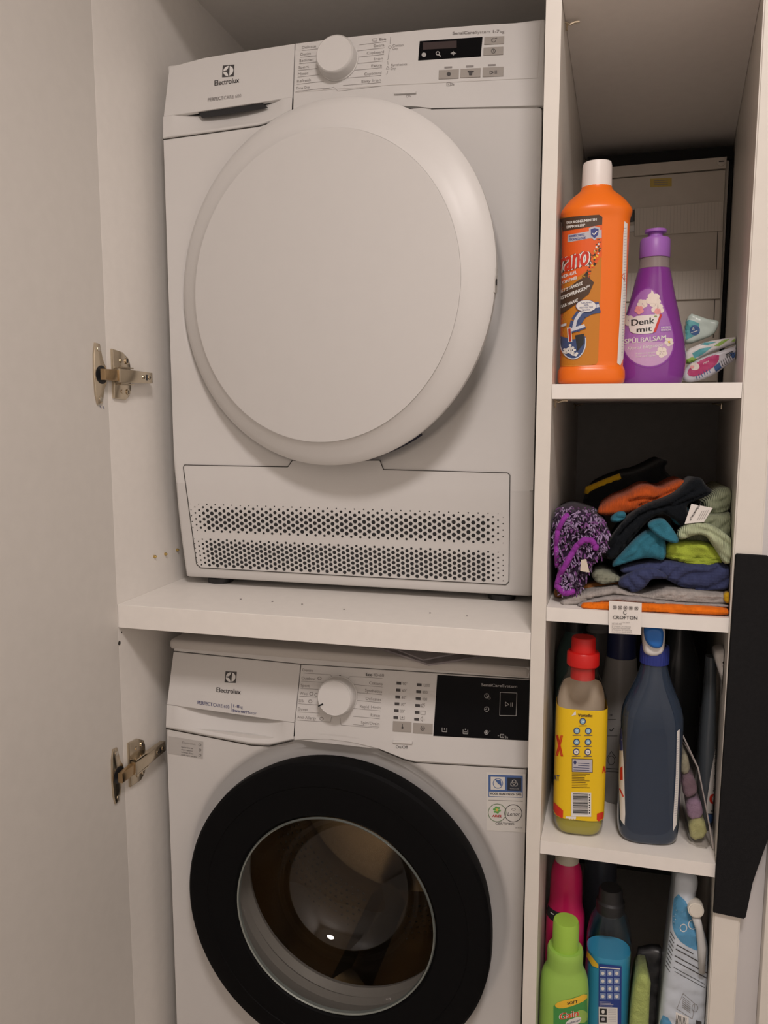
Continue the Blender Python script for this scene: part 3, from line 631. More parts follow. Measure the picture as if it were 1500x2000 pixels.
for k in range(6): a = math.radians(60*k+15); S.ell(GRN, 970.5+5*math.cos(a), 1582+5*math.sin(a), 3, 2.2, 1, 8)
S.ell(col('sticker yellow', .75, .6, .1), 970.5, 1582, 2.6, 2.6, 2); S.text(RED, 'ARIEL', 970.5, 1596, 4.6, .03, 'C', width=19, layer=2, ital=.2, bold=.7)
S.text(M_INK, 'Lenor', 1003, 1593, 7, .0, 'C', width=24, layer=2, ital=.25); S.ring(M_INKG, 1003, 1581, 4, 2.6, .9, 1); S.text(M_INK, 'CERTIFIED', 986, 1611, 4.4, .03, 'C', width=37, layer=2)
S.text(M_INKG, '120 386 598', 1013, 1618, 2.0, .03, 'C', width=14, layer=2); S.build('care_sticker', wash)
# porthole door
wphi = .012; we1 = Vector((math.cos(wphi), -math.sin(wphi), 0)); we3 = Vector((-math.sin(wphi), -math.cos(wphi), 0))
Wc = Vector((-.3005, .0395, .4270)); MW = Matrix((we1, Vector((0, 0, 1)), we3)).transposed().to_4x4(); MW.translation = Wc
def flat(a, r): return (1 - .018*math.exp(-((math.atan2(math.sin(a), math.cos(a)))/.30)**2)) if r > .24 else 1
wd = latheo('door', [(.1655, -.004), (.170, .0005), (.19, .002), (.216, .0015), (.217, .0026), (.238, .0018), (.2495, -.0015), (.2535, -.006), (.2545, -.020), (.250, -.040), (.2, -.044)], MW, M_BLACKR, wash, 128, 30, flat)
latheo('chrome_rim', [(.1655, -.002), (.1640, .0005), (.1620, -.001), (.1612, -.006)], MW, mat('glass edge', (.30, .33, .31), .12, metal=.6), wd, 96)
M_GLASS = clear_mat('porthole glass', (.88, .86, .82), .02, 1, 1.5)
latheo('porthole_glass', [(.1625, -.003), (.156, -.020), (.150, -.050), (.140, -.085), (.118, -.120), (.08, -.138), (0, -.142)], MW, M_GLASS, wd, 96, 80)
gk = latheo('gasket', [(.200, -.046), (.186, -.050), (.181, -.062), (.190, -.074), (.182, -.086), (.184, -.094), (.206, -.100)], MW, M_RUBBER, wash, 96)
drum = latheo('drum', [(.206, -.100), (.238, -.108), (.240, -.44), (.235, -.455), (.15, -.462), (.10, -.45), (0, -.45)], MW, M_STEEL, wash, 96)
for k in range(3):
    a = math.radians(25+120*k); bm = bmesh.new()
    prism(bm, [MW @ Vector((r*math.cos(a+d), r*math.sin(a+d), -.15)) for r, d in ((.239, -.16), (.205, -.04), (.200, 0), (.205, .04), (.239, .16))], (MW.to_3x3() @ Vector((0, 0, -.27)))); obj('drum_paddle', bm, M_STEEL, drum, angle=20)
bm = bmesh.new()
for i in range(110):
    a = 2*math.pi*i/110
    for j in range(17):
        if (math.degrees(a)-25) % 120 < 12 or (math.degrees(a)-25) % 120 > 108: continue
        q = a + (math.pi/110 if j % 2 else 0); lathe(bm, [(.0030, 0), (0, .0002)], MW @ frame((.2392*math.cos(q), .2392*math.sin(q), -.122-j*.018), (-math.cos(q), -math.sin(q), 0), (0, 0, 1)), 6)
o = obj('drum_holes', bm, M_DARK, drum); o['kind'] = 'stuff'
# leaflets lying on the washing machine
bk = thing('booklet', 'thin printed user leaflets lying on top of the washing machine', 'booklet', (-.2, .16, WZ1))
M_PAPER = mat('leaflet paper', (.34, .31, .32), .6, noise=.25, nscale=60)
def sheet(name, pts, z, th, m, par): return prismo(name, [Vector((x, y, z)) for x, y in pts], (0, 0, th), m, par)
c = onZ(838, 1296, WZ1+.004)
sheet('leaflet', [(c.x, c.y), (c.x+.07, c.y+.06), (c.x-.06, c.y+.21), (c.x-.15, c.y+.10)], WZ1+.0002, .003, M_PAPER, bk)
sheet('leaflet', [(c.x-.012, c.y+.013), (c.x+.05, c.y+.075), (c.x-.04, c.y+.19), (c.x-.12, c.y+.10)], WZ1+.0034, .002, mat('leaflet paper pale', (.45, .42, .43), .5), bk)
prismo('leaflet_print', [Vector((c.x-.05+x, c.y+.06+y, WZ1+.0055)) for x, y in ((0, 0), (.03, .012), (.026, .02), (-.004, .008))], (0, 0, .0002), M_INK, bk)

zA += .0005; zB += .0005; zC += .0005; zD += .0005       # things rest on the boards
# ------------------------------------------------------------------ things in the narrow shelves
from mathutils import noise as mnoise
def q3(u, v): return (1060+u/3.41, 740+v/3.41)
def chaikin(p, it=2):
    for _ in range(it):
        o = []
        for a, b in zip(p, p[1:]+p[:1]): o += [(a[0]*.75+b[0]*.25, a[1]*.75+b[1]*.25), (a[0]*.25+b[0]*.75, a[1]*.25+b[1]*.75)]
        p = o
    return p
def seg_d(p, a, b):
    ax, ay = a; bx, by = b; dx, dy = bx-ax, by-ay; l = dx*dx+dy*dy or 1e-9
    k = max(0, min(1, ((p[0]-ax)*dx+(p[1]-ay)*dy)/l)); return math.hypot(p[0]-ax-k*dx, p[1]-ay-k*dy)
def puff(name, outline, Y, depth, bulge, m, parent=None, noise=.002, nf=45, step=5, grooves=(), gd=.004, gw=2.2, wpx=None, rnd_it=2, seed=0, lean=0, round_back=True, zmin=None, rid=None):
    """soft padded piece: outline in frame pixels at depth Y, rounded front, body reaching back by depth"""
    P = chaikin(list(outline), rnd_it) if rnd_it else list(outline); B = []
    for a, b in zip(P, P[1:]+P[:1]):
        n = max(1, int(math.dist(a, b)/step)); B += [(a[0]+(b[0]-a[0])*i/n, a[1]+(b[1]-a[1])*i/n) for i in range(n)]
    xs = [p[0] for p in B]; ys = [p[1] for p in B]; nb = len(B); V = [Vector(p) for p in B]
    def inside(x, y):
        c = False
        for (ax, ay), (bx, by) in zip(B, B[1:]+B[:1]):
            if (ay > y) != (by > y) and x < (bx-ax)*(y-ay)/(by-ay)+ax: c = not c
        return c
    y = min(ys)+step/2; row = 0
    while y < max(ys):
        x = min(xs)+(step/2 if row % 2 else 0)
        while x < max(xs):
            if inside(x, y) and min(seg_d((x, y), a, b) for a, b in zip(B, B[1:]+B[:1])) > step*.45: V.append(Vector((x, y)))
            x += step
        y += step*.87; row += 1
    r = delaunay_2d_cdt(V, [(i, (i+1) % nb) for i in range(nb)], [list(range(nb))], 1, 1e-4)
    W = wpx or bulge*1400*1.3; y0 = max(ys); bm = bmesh.new(); vs = []
    for p in r[0]:
        d = min(seg_d(p, a, b) for a, b in zip(B, B[1:]+B[:1])); k = min(1, d/W); h = bulge*math.sqrt(max(0, 1-(1-k)**2))
        for g in grooves:
            gdist = min(seg_d(p, a, b) for a, b in zip(g, g[1:])); h -= gd*math.exp(-(gdist/gw)**2)*min(1, k*2)
        Q = onY(p[0], p[1], Y)
        if noise: h += noise*mnoise.noise(Vector((Q.x*nf+seed*7.3, Q.z*nf*1.3, seed)))*min(1, k*1.5+.15)
        if noise: h += noise*.5*mnoise.noise(Vector((Q.x*nf*3+seed*3.1, Q.z*nf*3, seed+9)))*min(1, k*1.5)
        if rid:                                      # soft creases running across the cloth
            a = math.radians(rid[0]); u = (p[0]*math.cos(a)+p[1]*math.sin(a))/rid[1]+1.2*mnoise.noise(Vector((Q.x*22, Q.z*22, seed)))
            h -= rid[2]*math.exp(-((u % 1-.5)/.16)**2)*min(1, k*1.6)
        vs.append(bm.verts.new(Q + Vector((0, -h + lean*(y0-p[1])/1400, 0))))
    for f in r[2]:
        try: bm.faces.new([vs[i] for i in f])
        except ValueError: pass
    rim = [e for e in bm.edges if len(e.link_faces) == 1]
    c = sum((e.verts[0].co for e in rim), Vector())/max(1, len(rim))
    for dy, sc in ((.004, 1.0), (depth, .93 if round_back else 1)):
        ex = bmesh.ops.extrude_edge_only(bm, edges=rim); nv = [g for g in ex['geom'] if isinstance(g, bmesh.types.BMVert)]; ne = [g for g in ex['geom'] if isinstance(g, bmesh.types.BMEdge)]
        for v in nv:
            v.co.y += dy; v.co.x = c.x+(v.co.x-c.x)*sc; v.co.z = c.z+(v.co.z-c.z)*(sc if sc < 1 else 1)
        rim = ne
    bmesh.ops.edgeloop_fill(bm, edges=rim)
    if zmin is not None:                             # keep within the niche
        for v in bm.verts:
            v.co.x = min(max(v.co.x, nl(max(0, v.co.y))+.001), nr(max(0, v.co.y))-.001); v.co.z = max(v.co.z, zmin)
    return obj(name, bm, m, parent, smooth=True)
class Loft:
    """bottle: horizontal superellipse sections (z, rx, ry, n, dx, dy)"""
    def __init__(s, cx, cy, z0, secs, yaw=0):
        s.c = (cx, cy, z0); s.S = [tuple(q)+(2, 0, 0)[len(q)-3:] if len(q) < 6 else q for q in secs]; s.yaw = math.radians(yaw)
    def at(s, z):
        S = s.S
        for a, b in zip(S, S[1:]):
            if a[0] <= z <= b[0]:
                k = (z-a[0])/((b[0]-a[0]) or 1); return [a[i]+(b[i]-a[i])*k for i in range(6)]
        return list(S[0] if z < S[0][0] else S[-1])
    def pt(s, q, a, off=0):
        z, rx, ry, n, dx, dy = q; ca, sa = math.cos(a), math.sin(a); e = 2/n
        x = (rx+off)*math.copysign(abs(ca)**e, ca)+dx; y = (ry+off)*math.copysign(abs(sa)**e, sa)+dy
        return Vector((s.c[0]+x*math.cos(s.yaw)-y*math.sin(s.yaw), s.c[1]+x*math.sin(s.yaw)+y*math.cos(s.yaw), s.c[2]+z))
    def mesh(s, name, m, parent, z0=None, z1=None, off=0, n=56, fine=True, cap0=True, cap1=True, angle=50, a0=0, a1=360):
        S = s.S; zs = [q[0] for q in S]; lo_ = zs[0] if z0 is None else z0; hi = zs[-1] if z1 is None else z1
        Z = sorted({lo_, hi} | {z for z in zs if lo_ < z < hi})
        if fine: Z = sorted(set(Z) | {a+(b-a)*k/3 for a, b in zip(Z, Z[1:]) for k in (1, 2) if b-a > .006})
        Q = []
        for z in Z:
            q = s.at(z)
            if fine:                                 # ease the outline between sections
                i = max([k for k in range(len(S)) if S[k][0] <= z+1e-9] or [0]); j = min(i+1, len(S)-1)
                if j > i and S[j][0]-S[i][0] > .006:
                    k = (z-S[i][0])/(S[j][0]-S[i][0])
                    for c in (1, 2):
                        m0 = (S[j][c]-S[max(i-1, 0)][c])/max(1e-6, S[j][0]-S[max(i-1, 0)][0])*(S[j][0]-S[i][0]); jj = min(j+1, len(S)-1)
                        m1 = (S[jj][c]-S[i][c])/max(1e-6, S[jj][0]-S[i][0])*(S[j][0]-S[i][0])
                        q[c] = (2*k**3-3*k*k+1)*S[i][c]+(k**3-2*k*k+k)*m0+(3*k*k-2*k**3)*S[j][c]+(k**3-k*k)*m1
            Q.append(q)
        bm = bmesh.new(); full = a1-a0 >= 360; cnt = n if full else n+1
        R = [[bm.verts.new(s.pt(q, math.radians(a0+(a1-a0)*i/n), off)) for i in range(cnt)] for q in Q]
        for A_, B_ in zip(R, R[1:]):
            for i in range(n): j = (i+1) % cnt; bm.faces.new((A_[i], A_[j], B_[j], B_[i]))
        if full and cap0: bm.faces.new(R[0][::-1])
        if full and cap1: bm.faces.new(R[-1])
        return obj(name, bm, m, parent, angle=angle)
W_ = col('label white', .78, .76, .73); K_ = col('label black', .02, .02, .022)

# ---- orange drain cleaner
OR = col('orange plastic', .86, .17, .008, .3)
b = thing('drain_cleaner_bottle', 'tall orange drain cleaner bottle with white screw cap and printed label', 'bottle', (.068, .05, zA))
L = Loft(.067, .052, zA, [(0, .038, .032, 3), (.003, .0425, .036, 3), (.018, .0430, .0365, 3), (.024, .0405, .034, 3), (.030, .0405, .034, 3), (.20, .0425, .0355, 3), (.212, .0430, .036, 3), (.2175, .0450, .0375, 2.8), (.224, .0445, .037, 2.6), (.238, .034, .029, 2.2), (.248, .022, .021, 2), (.254, .0190, .0190, 2), (.262, .0185, .0185, 2)], 6)
ob = L.mesh('bottle', OR, b)
latheo('cap', [(.0180, .252), (.0192, .253), (.0186, .280), (.0176, .284), (0, .2845)], Matrix.Translation((.067, .052, zA)), col('cap white', .80, .74, .70, .4), b, 40)
A = Art(bvh_map(ob), 4); BR = col('label brown', .07, .035, .018); AMB = col('label amber', .56, .20, .012); RO = col('label red orange', .78, .11, .008); LG = col('label grey', .50, .48, .52); NB_ = col('label navy', .035, .05, .22); YE = col('label yellow', .85, .52, .04)
lab = [(1088, 425), (1120, 423), (1170, 419), (1176.5, 424), (1175, 500), (1171, 620), (1168, 706), (1164, 712), (1120, 716), (1084, 716)]
A.poly(AMB, lab); A.poly(RO, [(1088, 440), (1176, 436), (1175.5, 500), (1160, 520), (1130, 540), (1086, 560)], 1)
A.poly(BR, [(1088, 428), (1120, 423), (1170, 419.5), (1176.5, 424), (1175.8, 439), (1130, 447), (1088, 454)], 2)
A.text(W_, 'DER KONSUMENTEN', 1108, 437.5, 5, -.11, width=57, layer=3, bold=.5); A.text(W_, 'EMPFOHLEN*', 1108, 446, 5, -.11, width=35, layer=3, bold=.5)
A.poly(LG, [(1110, 459), (1150, 452), (1175, 449), (1175, 465), (1150, 466), (1109.5, 473.5)], 2)
A.text(NB_, 'ROHRSCHUTZ', 1112, 464, 4.2, -.12, width=30, layer=3, bold=.4); A.text(NB_, 'TECHNOLOGIE', 1112, 470.5, 4.2, -.12, width=32, layer=3, bold=.4)
A.poly(LG, [(1150, 446), (1161, 442), (1172, 445), (1171, 460), (1161, 470), (1151, 461)], 3); A.poly(NB_, [(1153.5, 448.5), (1161, 445.5), (1169, 447.5), (1168, 459), (1161, 466), (1154, 459.5)], 4); A.line(W_, [(1157, 456), (1160, 459), (1166, 452)], 1.8, 5)
for m, bo, ly in ((BR, 11, 3), (W_, 7.5, 4), (col('logo red', .62, .035, .012), 2.6, 5)): A.text(m, 'rano', 1094, 533, 42, -.30, width=54, layer=ly, bold=bo, ital=.08)
A.text(W_, 'POWER-GEL', 1127, 534, 6, -.36, 'R', width=42, layer=3, bold=.7); A.text(W_, 'CHLORFREI', 1126, 545.5, 6, -.36, 'R', width=42, layer=3, bold=.7)
for _ in range(95):
    k = rnd.random(); cx = 1172-34*k**1.4+rnd.uniform(-7, 5); cy = 468+88*k+rnd.uniform(-5, 5); rr = rnd.uniform(1, 3.2)*(.6+.7*k)
    if cx < 1174: A.ell(rnd.choice((BR, BR, YE, K_, RO, W_)), cx, cy, rr, rr, 3, 8)
A.poly(BR, [(1086, 582), (1132, 546), (1148, 540), (1160, 552), (1150, 574), (1128, 592), (1086, 622)], 4)
A.text(W_, 'LÖST STÄRKSTE', 1138, 556, 6, -.40, 'R', width=47, layer=6, bold=.7); A.text(W_, 'VERSTOPFUNGEN**', 1152, 563, 7, -.42, 'R', width=64, layer=6, bold=.7); A.text(W_, 'SOGAR HAARE', 1129, 589, 6, -.42, 'R', width=40, layer=6, bold=.7)
PB = col('pipe blue', .05, .08, .20, .3); PS = col('pipe shine', .62, .64, .70, .3)
pipe = [(1171, 600), (1152, 604), (1136, 613), (1126, 628), (1122, 646)]
A.line(PB, pipe, 21, 5); A.line(PS, [(x-1, y-3) for x, y in pipe], 6, 6)
A.ring(PB, 1120, 666, 24, 35, 24, 5, a0=-15, a1=195); A.ring(PS, 1120, 666, 25, 36, 2, 6, a0=-10, a1=190); A.poly(K_, [(1124, 655), (1141, 652), (1140, 672), (1128, 686)], 7)
A.rect(PS, 1098, 634, 1108, 639, -.3, 7); A.line(PS, [(1116, 645), (1142, 636)], 6, 7); A.line(PB, [(1115, 650), (1144, 640)], 3, 7)
A.line(W_, [(1113, 640), (1115, 668)], 7.5, 7); A.line(col('red tube', .45, .03, .015), [(1113.4, 642), (1115, 667)], 4.5, 8)
for _ in range(26): A.ell(W_, 1116+rnd.gauss(0, 6), 688+rnd.gauss(0, 5), 3, 2.4, 8, 7)
A.ell(W_, 1145, 598, 19.5, 12, 9); A.ring(NB_, 1145, 598, 19.5, 12, .6, 10)
for k, (t, wd_) in enumerate((('FLASCHE AUS', 20), ('50%', 9), ('RECYCELTEM', 25), ('PLASTIK', 16))): A.text(NB_, t, 1145, 593+k*4.7, 3, -.05, 'C', width=wd_, layer=11)
A.build('label', b)
A = Art(bvh_map(ob), 5); A.poly(W_, [(1219, 432), (1225, 437), (1222, 560), (1217, 700), (1211, 714), (1205, 709), (1209, 640), (1215, 540), (1217, 460)])
for k in range(46): y = 446+k*5.5; x = 1217-.000085*(y-446)**2; A.line(LG, [(x+.8, y), (x+6, y-.6)], 1.1, 1)
A.line(col('hazard red', .6, .05, .04), [(1214, 540), (1218, 533), (1219, 548), (1214, 540)], .8, 2); A.build('side_label', b)

# ---- purple washing-up liquid
PU = mat('violet washing-up liquid', (.30, .055, .40), .12, trans=.25, coat=.5); PUC = col('lilac cap', .36, .14, .52, .4)
b = thing('dish_soap_bottle', 'purple washing-up liquid bottle with lilac flip cap and oval floral label', 'bottle', (.144, .055, zA))
cx, cy = .1462, .1130; KS = 1.056
L = Loft(cx, cy, zA, [(z*KS, a*KS, b_*KS, n_) for z, a, b_, n_ in [(0, .036, .024, 2.4), (.003, .040, .027, 2.4), (.03, .0440, .029, 2.4), (.05, .0425, .0285, 2.3), (.07, .0390, .027, 2.2), (.095, .0325, .024, 2.1), (.12, .0265, .0215, 2), (.142, .0215, .0195, 2), (.150, .0195, .0185, 2), (.169, .0175, .0175, 2)]], 8)
pb = L.mesh('bottle', PU, b, z1=.149*KS)
L.mesh('clear_neck', mat('clear grey plastic', (.50, .42, .42), .15, trans=.5), b, z0=.1492*KS)
latheo('cap', [(0, .166), (.0188, .166), (.0192, .168), (.0186, .188), (.0170, .1905), (.0095, .191), (.0090, .197), (.0135, .198), (.0135, .2015), (0, .2025)], Matrix.Translation((cx, cy, zA-.0035)) @ Matrix.Scale(KS, 4), PUC, b, 44)
A = Art(bvh_map(pb), 4); MV = col('label mauve', .40, .17, .50, .35); MV2 = col('label pale mauve', .58, .36, .60, .35); PK = col('petal pink', .80, .34, .34); PW = col('petal cream', .82, .74, .66); LR = col('slash red', .60, .04, .03)
egg = [(1265, 562), (1280, 570), (1296, 597), (1310, 635), (1316, 662), (1313, 688), (1300, 706), (1280, 716), (1258, 716), (1236, 707), (1221, 690), (1216.5, 672), (1220, 645), (1231, 605), (1247, 573)]
A.poly(col('label rim violet', .26, .05, .36, .3), [((x-1266)*1.045+1266, (y-640)*1.035+640) for x, y in chaikin(egg, 1)], 0); A.poly(MV, chaikin(egg, 1), 1)
A.poly(MV2, chaikin([(1217, 668), (1315, 668), (1311, 690), (1298, 706), (1278, 715), (1258, 715), (1236, 706), (1222, 690)], 1), 2)
def flower(x, y, r, m, ly=3):
    for k in range(5): a = 2*math.pi*k/5+.4; A.ell(m, x+r*.6*math.cos(a), y+r*.6*math.sin(a), r*.55, r*.5, ly, 10)
flower(1276, 586, 13, PW); A.poly(PW, [(1266, 592), (1273, 566), (1281, 580), (1284, 594)], 4); flower(1255, 594, 9, PW); flower(1284, 604, 11, PW); flower(1249, 606, 8, PK, 4); flower(1284, 609, 6, PK, 5); flower(1228, 626, 10, PW)
flower(1306, 668, 8, PW, 3); flower(1292, 688, 10, PW, 3); A.ell(YE, 1306, 668, 2, 2, 5)
A.poly(W_, chaikin([(1231, 619), (1284, 614), (1289, 616), (1279, 648), (1272, 652), (1240, 653), (1229, 646)], 1), 6); A.poly(LR, [(1288.5, 614), (1292.5, 614.5), (1281, 648), (1275, 650.5)], 7)
A.text(K_, 'Denk', 1234.5, 637, 12, -.12, width=43, layer=7, bold=1.1); A.text(K_, 'mit', 1244.5, 649.5, 10, -.10, width=28, layer=7, bold=1.1); A.ell(col('leaf green', .25, .33, .10), 1280, 618.5, 3, 1.6, 7, 8)
A.rect(PUC, 1289, 637, 1311, 648, -.06, 3); A.text(W_, 'LIMITED', 1291, 642, 3.6, -.05, width=18, layer=4, bold=.3); A.text(W_, 'EDITION', 1291, 647, 3.6, -.05, width=18, layer=4, bold=.3)
A.text(W_, 'SPÜLBALSAM', 1221, 672, 9.5, -.10, width=79, layer=4, bold=.7); A.text(W_, 'Floral Elegance', 1226, 684.5, 7, -.12, width=67, layer=4, ital=.35); A.text(W_, 'Kraftvoll gegen', 1242, 692.5, 3.6, -.08, width=38, layer=4); A.text(W_, 'Fett und Stärke', 1242, 698.5, 3.6, -.08, width=38, layer=4)
A.build('label', b)

# ---- sachets beside it
def sachet(name, lab, out, Y, m, art):
    o = puff(name, out, Y, .03, .004, m, None, .0015, 60, 4, wpx=7, seed=int(Y*1000), rnd_it=1, zmin=zA); tag(o, lab, 'sachet', None)
    A = Art(bvh_map(o), 4); art(A); A.build('print', o); return o
MINT = col('mint foil', .58, .68, .62, .3); TEAL = col('teal print', .12, .42, .45); LIME = col('lime print', .32, .52, .10); MAG = col('magenta print', .50, .05, .17); BLU = col('blue print', .05, .12, .30)
sachet('sachet', 'pale mint foil sachet with dark blue oval emblem standing behind the purple bottle', [(1346, 611), (1365, 617), (1385, 624), (1405, 626), (1402, 640), (1393, 655), (1370, 664), (1347, 672), (1336, 670), (1338, 640)], .195, MINT,
       lambda A: (A.poly(TEAL, [(1337, 624), (1352, 626), (1366, 632), (1364, 652), (1340, 664)]), A.ell(BLU, 1357, 645, 10, 10, 1), A.text(W_, '&', 1352, 645, 6, -.2, width=5, layer=2), A.line(W_, [(1350, 650), (1362, 646)], 1.4, 2)))
sachet('sachet', 'white and lime green striped sachet lying across the pink one', [(1337, 685), (1375, 668), (1420, 660), (1457, 656), (1448, 668), (1410, 680), (1375, 694), (1350, 711), (1337, 709)], .172, W_,
       lambda A: (A.poly(LIME, [(1394, 676), (1412, 664), (1425, 662), (1405, 676)]), A.poly(LIME, [(1428, 667), (1440, 657), (1456, 657), (1446, 667)], 0), A.poly(TEAL, [(1352, 690), (1368, 681), (1392, 677), (1372, 692), (1356, 700)]), A.poly(LIME, [(1341, 702), (1352, 697), (1362, 701), (1350, 710), (1340, 709)]), A.poly(TEAL, [(1356, 671), (1400, 668), (1380, 674)], 1)))
sachet('sachet', 'magenta and white printed sachet lying lowest on the top shelf', [(1332, 742), (1338, 716), (1375, 696), (1412, 684), (1455, 668), (1457, 688), (1425, 710), (1395, 732), (1365, 744), (1345, 747)], .155, col('sachet grey white', .62, .62, .66, .35),
       lambda A: (A.poly(MAG, chaikin([(1341, 733), (1346, 718), (1375, 700), (1405, 690), (1404, 706), (1388, 722), (1360, 736)], 1)), A.ell(PW, 1357, 716, 9, 7, 1), A.ell(PK, 1352, 717, 4, 3, 2), A.text(W_, 'neu', 1374, 712, 5, -.5, width=10, layer=1), A.text(K_, 'TER', 1417, 700, 8, -.5, width=16, layer=1, bold=.8), A.text(K_, 'CK', 1436, 684, 7, -.5, width=9, layer=1),
                  A.poly(BLU, [(1394, 716), (1405, 708), (1409, 718), (1398, 726)], 1), A.poly(BLU, [(1425, 690), (1445, 686), (1443, 696), (1430, 700)], 1), [A.line(BLU, [(1362+k*5, 741-k*2.6), (1359+k*5, 733-k*2.6)], 1.4, 1) for k in range(6)], [A.line(K_, [(1412+k*4, 715-k*2.6), (1408+k*4, 705-k*2.6)], 1.1, 1) for k in range(9)]))

# ---- electrical distribution box on the back wall of the top niche
FBY = .50; fx0, fx1, fz0, fz1 = .049, .2950, zA+.001, 1.672
M_FB = mat('fuse box grey', (.66, .60, .52), .5, noise=.03, nscale=40); M_FB2 = mat('fuse box strip', (.72, .66, .58), .5)
fb = thing('fuse_box', 'beige wall-mounted fuse box with blank strips behind the bottles', 'fuse box', (.17, .55, zA))
boxo('housing', fx0, fx1-.004, FBY+.012, NB-.001, fz0, fz1-.012, M_FB, fb, .002)
def fbp(name, px, m, th=.006, Y=FBY, par=fb): return plate(name, px, (0, Y, 0), (0, -1, 0), m, par, th, .0008)
fbp('cover_top', [(1141, 330), (1420, 305.5), (1418, 328.5), (1141, 352)], M_FB); fbp('cover_sheet', [(1141, 354), (1417, 331.5), (1401, 745), (1141, 745)], M_FB, .004, FBY+.002)
for k, (px) in enumerate(([(1240, 407), (1413, 392.3), (1411.5, 450.3), (1239, 461)], [(1222, 533), (1408.5, 526.2), (1407, 583.2), (1220, 589)])):
    st = fbp('blank_strip', px, M_FB2, .004, FBY-.003)
    A = Art(plane_map((0, FBY-.003, 0), (0, -1, 0)))
    for j in range(26): u = j/26+.02; A.line(mat('strip groove', (.58, .53, .46), .6), [(px[0][0]+(px[1][0]-px[0][0])*u, px[0][1]+(px[1][1]-px[0][1])*u+1), (px[3][0]+(px[2][0]-px[3][0])*u, px[3][1]+(px[2][1]-px[3][1])*u-1)], .7)
    A.build('strip_grooves', st)['kind'] = 'stuff'
fbp('breaker', [(1224, 412), (1239, 410), (1239, 432), (1224, 434)], M_DARK, .01, FBY-.001); fbp('breaker_lever', [(1226, 441), (1239, 440), (1239, 452), (1226, 453)], W_, .008, FBY-.003); fbp('breaker', [(1219, 548), (1232, 547), (1230, 566), (1218, 567)], M_DARK, .01, FBY-.001)
A = Art(plane_map((0, FBY+.002, 0), (0, -1, 0))); A.rect(col('warning yellow', .60, .44, .10), 1270, 349, 1312, 366, -.05); [A.line(M_INKG, [(1277, 353+k*4), (1305, 351.6+k*4)], 1.2, 1) for k in range(3)]; A.build('warning_label', fb)
A = Art(plane_map((0, FBY+.002, 0), (0, -1, 0))); A.line(M_SEAM, [(1402, 452), (1399, 526)], 1.6); A.line(M_SEAM, [(1396, 585), (1393, 660)], 1.6); A.build('cover_seams', fb)['kind'] = 'stuff'
c = onY(1409, 316, FBY); latheo('lock_screw', [(.0075, 0), (.0075, .002), (.006, .0025), (0, .0022)], frame(c, (0, -1, 0)), M_FB2, fb, 24)
bm = bmesh.new(); box(bm, c.x-.0045, c.x+.0045, FBY-.0032, FBY-.0024, c.z-.0008, c.z+.0008); obj('screw_slot', bm, M_SEAM, fb)
bm = bmesh.new(); box(bm, fx0-.002, fx1+.0020, FBY+.012, NB-.002, fz1-.0115, fz1+.012); box(bm, fx1-.0035, fx1+.0020, FBY+.012, NB-.002, zA+.001, fz1-.012); obj('gap_shade', bm, mat('gap shade black', (.006, .006, .006), .8), fb)  # added strips, coloured black for the shade in the open gap round the box
# ------------------------------------------------------------------ cloths heaped in the second niche
def cl(name, r, g, b, bt='cell', bs=230, bp=.6, **k): return mat(name, (r, g, b), .9, spec=.1, noise=.18, nscale=90, bump=bp, bscale=bs, btype=bt, sheen=.08, **k)
C_OR = cl('orange microfibre', .78, .17, .01); C_GR = cl('grey waffle', .36, .33, .31, bs=260); C_BRN = cl('rust cloth', .30, .12, .035); C_SG = cl('sage grey knit', .24, .25, .19)
C_NV = cl('navy waffle', .045, .055, .13, bs=260); C_LM = cl('lime terry', .40, .50, .06, 'noise', 600); C_LG = cl('pale green cloth', .50, .56, .36, 'wave', 160); C_SGD = cl('sage green cloth', .34, .37, .24, 'wave', 160)
C_TL = cl('teal cloth', .035, .17, .24, 'noise', 500); C_DK = cl('charcoal cloth', .007, .009, .012, 'noise', 500); C_OR2 = cl('burnt orange cloth', .58, .10, .018, 'wave', 200); C_PU = cl('dark purple pile', .035, .018, .045, 'noise', 400)
C_BK = cl('black bag cloth', .010, .011, .012, 'noise', 300); C_YE = cl('yellow trim', .55, .33, .015, 'noise', 500)
def P3(l): return [q3(*p) for p in l]
G = 'cleaning cloths heaped on the shelf'
def cloth(name, lab, pieces, kind='cloth'):
    """pieces: (part name, outline, Y, depth, bulge, material, extra)"""
    root = None
    for i, (pn, out, Y, dp, bu, m, kw) in enumerate(pieces):
        kw.setdefault('zmin', zB); kw.setdefault('noise', .003); kw.setdefault('wpx', bu*900); o = puff(name if i == 0 else pn, P3(out), Y, dp, bu, m, root, seed=len(bpy.data.objects) % 17, **kw)
        if i == 0: root = o; tag(o, lab, kind, G)
    return root
oc = cloth('folded_cloth', 'bright orange waffle cloth folded flat at the bottom of the heap', [('x', [(248, 1512), (285, 1486), (640, 1498), (900, 1506), (1256, 1528), (1256, 1580), (900, 1562), (640, 1560), (270, 1548)], .010, .20, .006, C_OR, dict(noise=.0012, wpx=6, step=4, rid=(8, 26, .0008)))])
A = Art(plane_map((0, -.0035, 0), (0, -1, 0))); tg = [(1189.6, 1173.5), (1253.5, 1177.5), (1252, 1240), (1189, 1237)]
tagp = plate('care_tag', tg, (0, -.003, 0), (0, -1, 0), col('satin tag white', .80, .76, .72, .35), oc, .0006, 0)
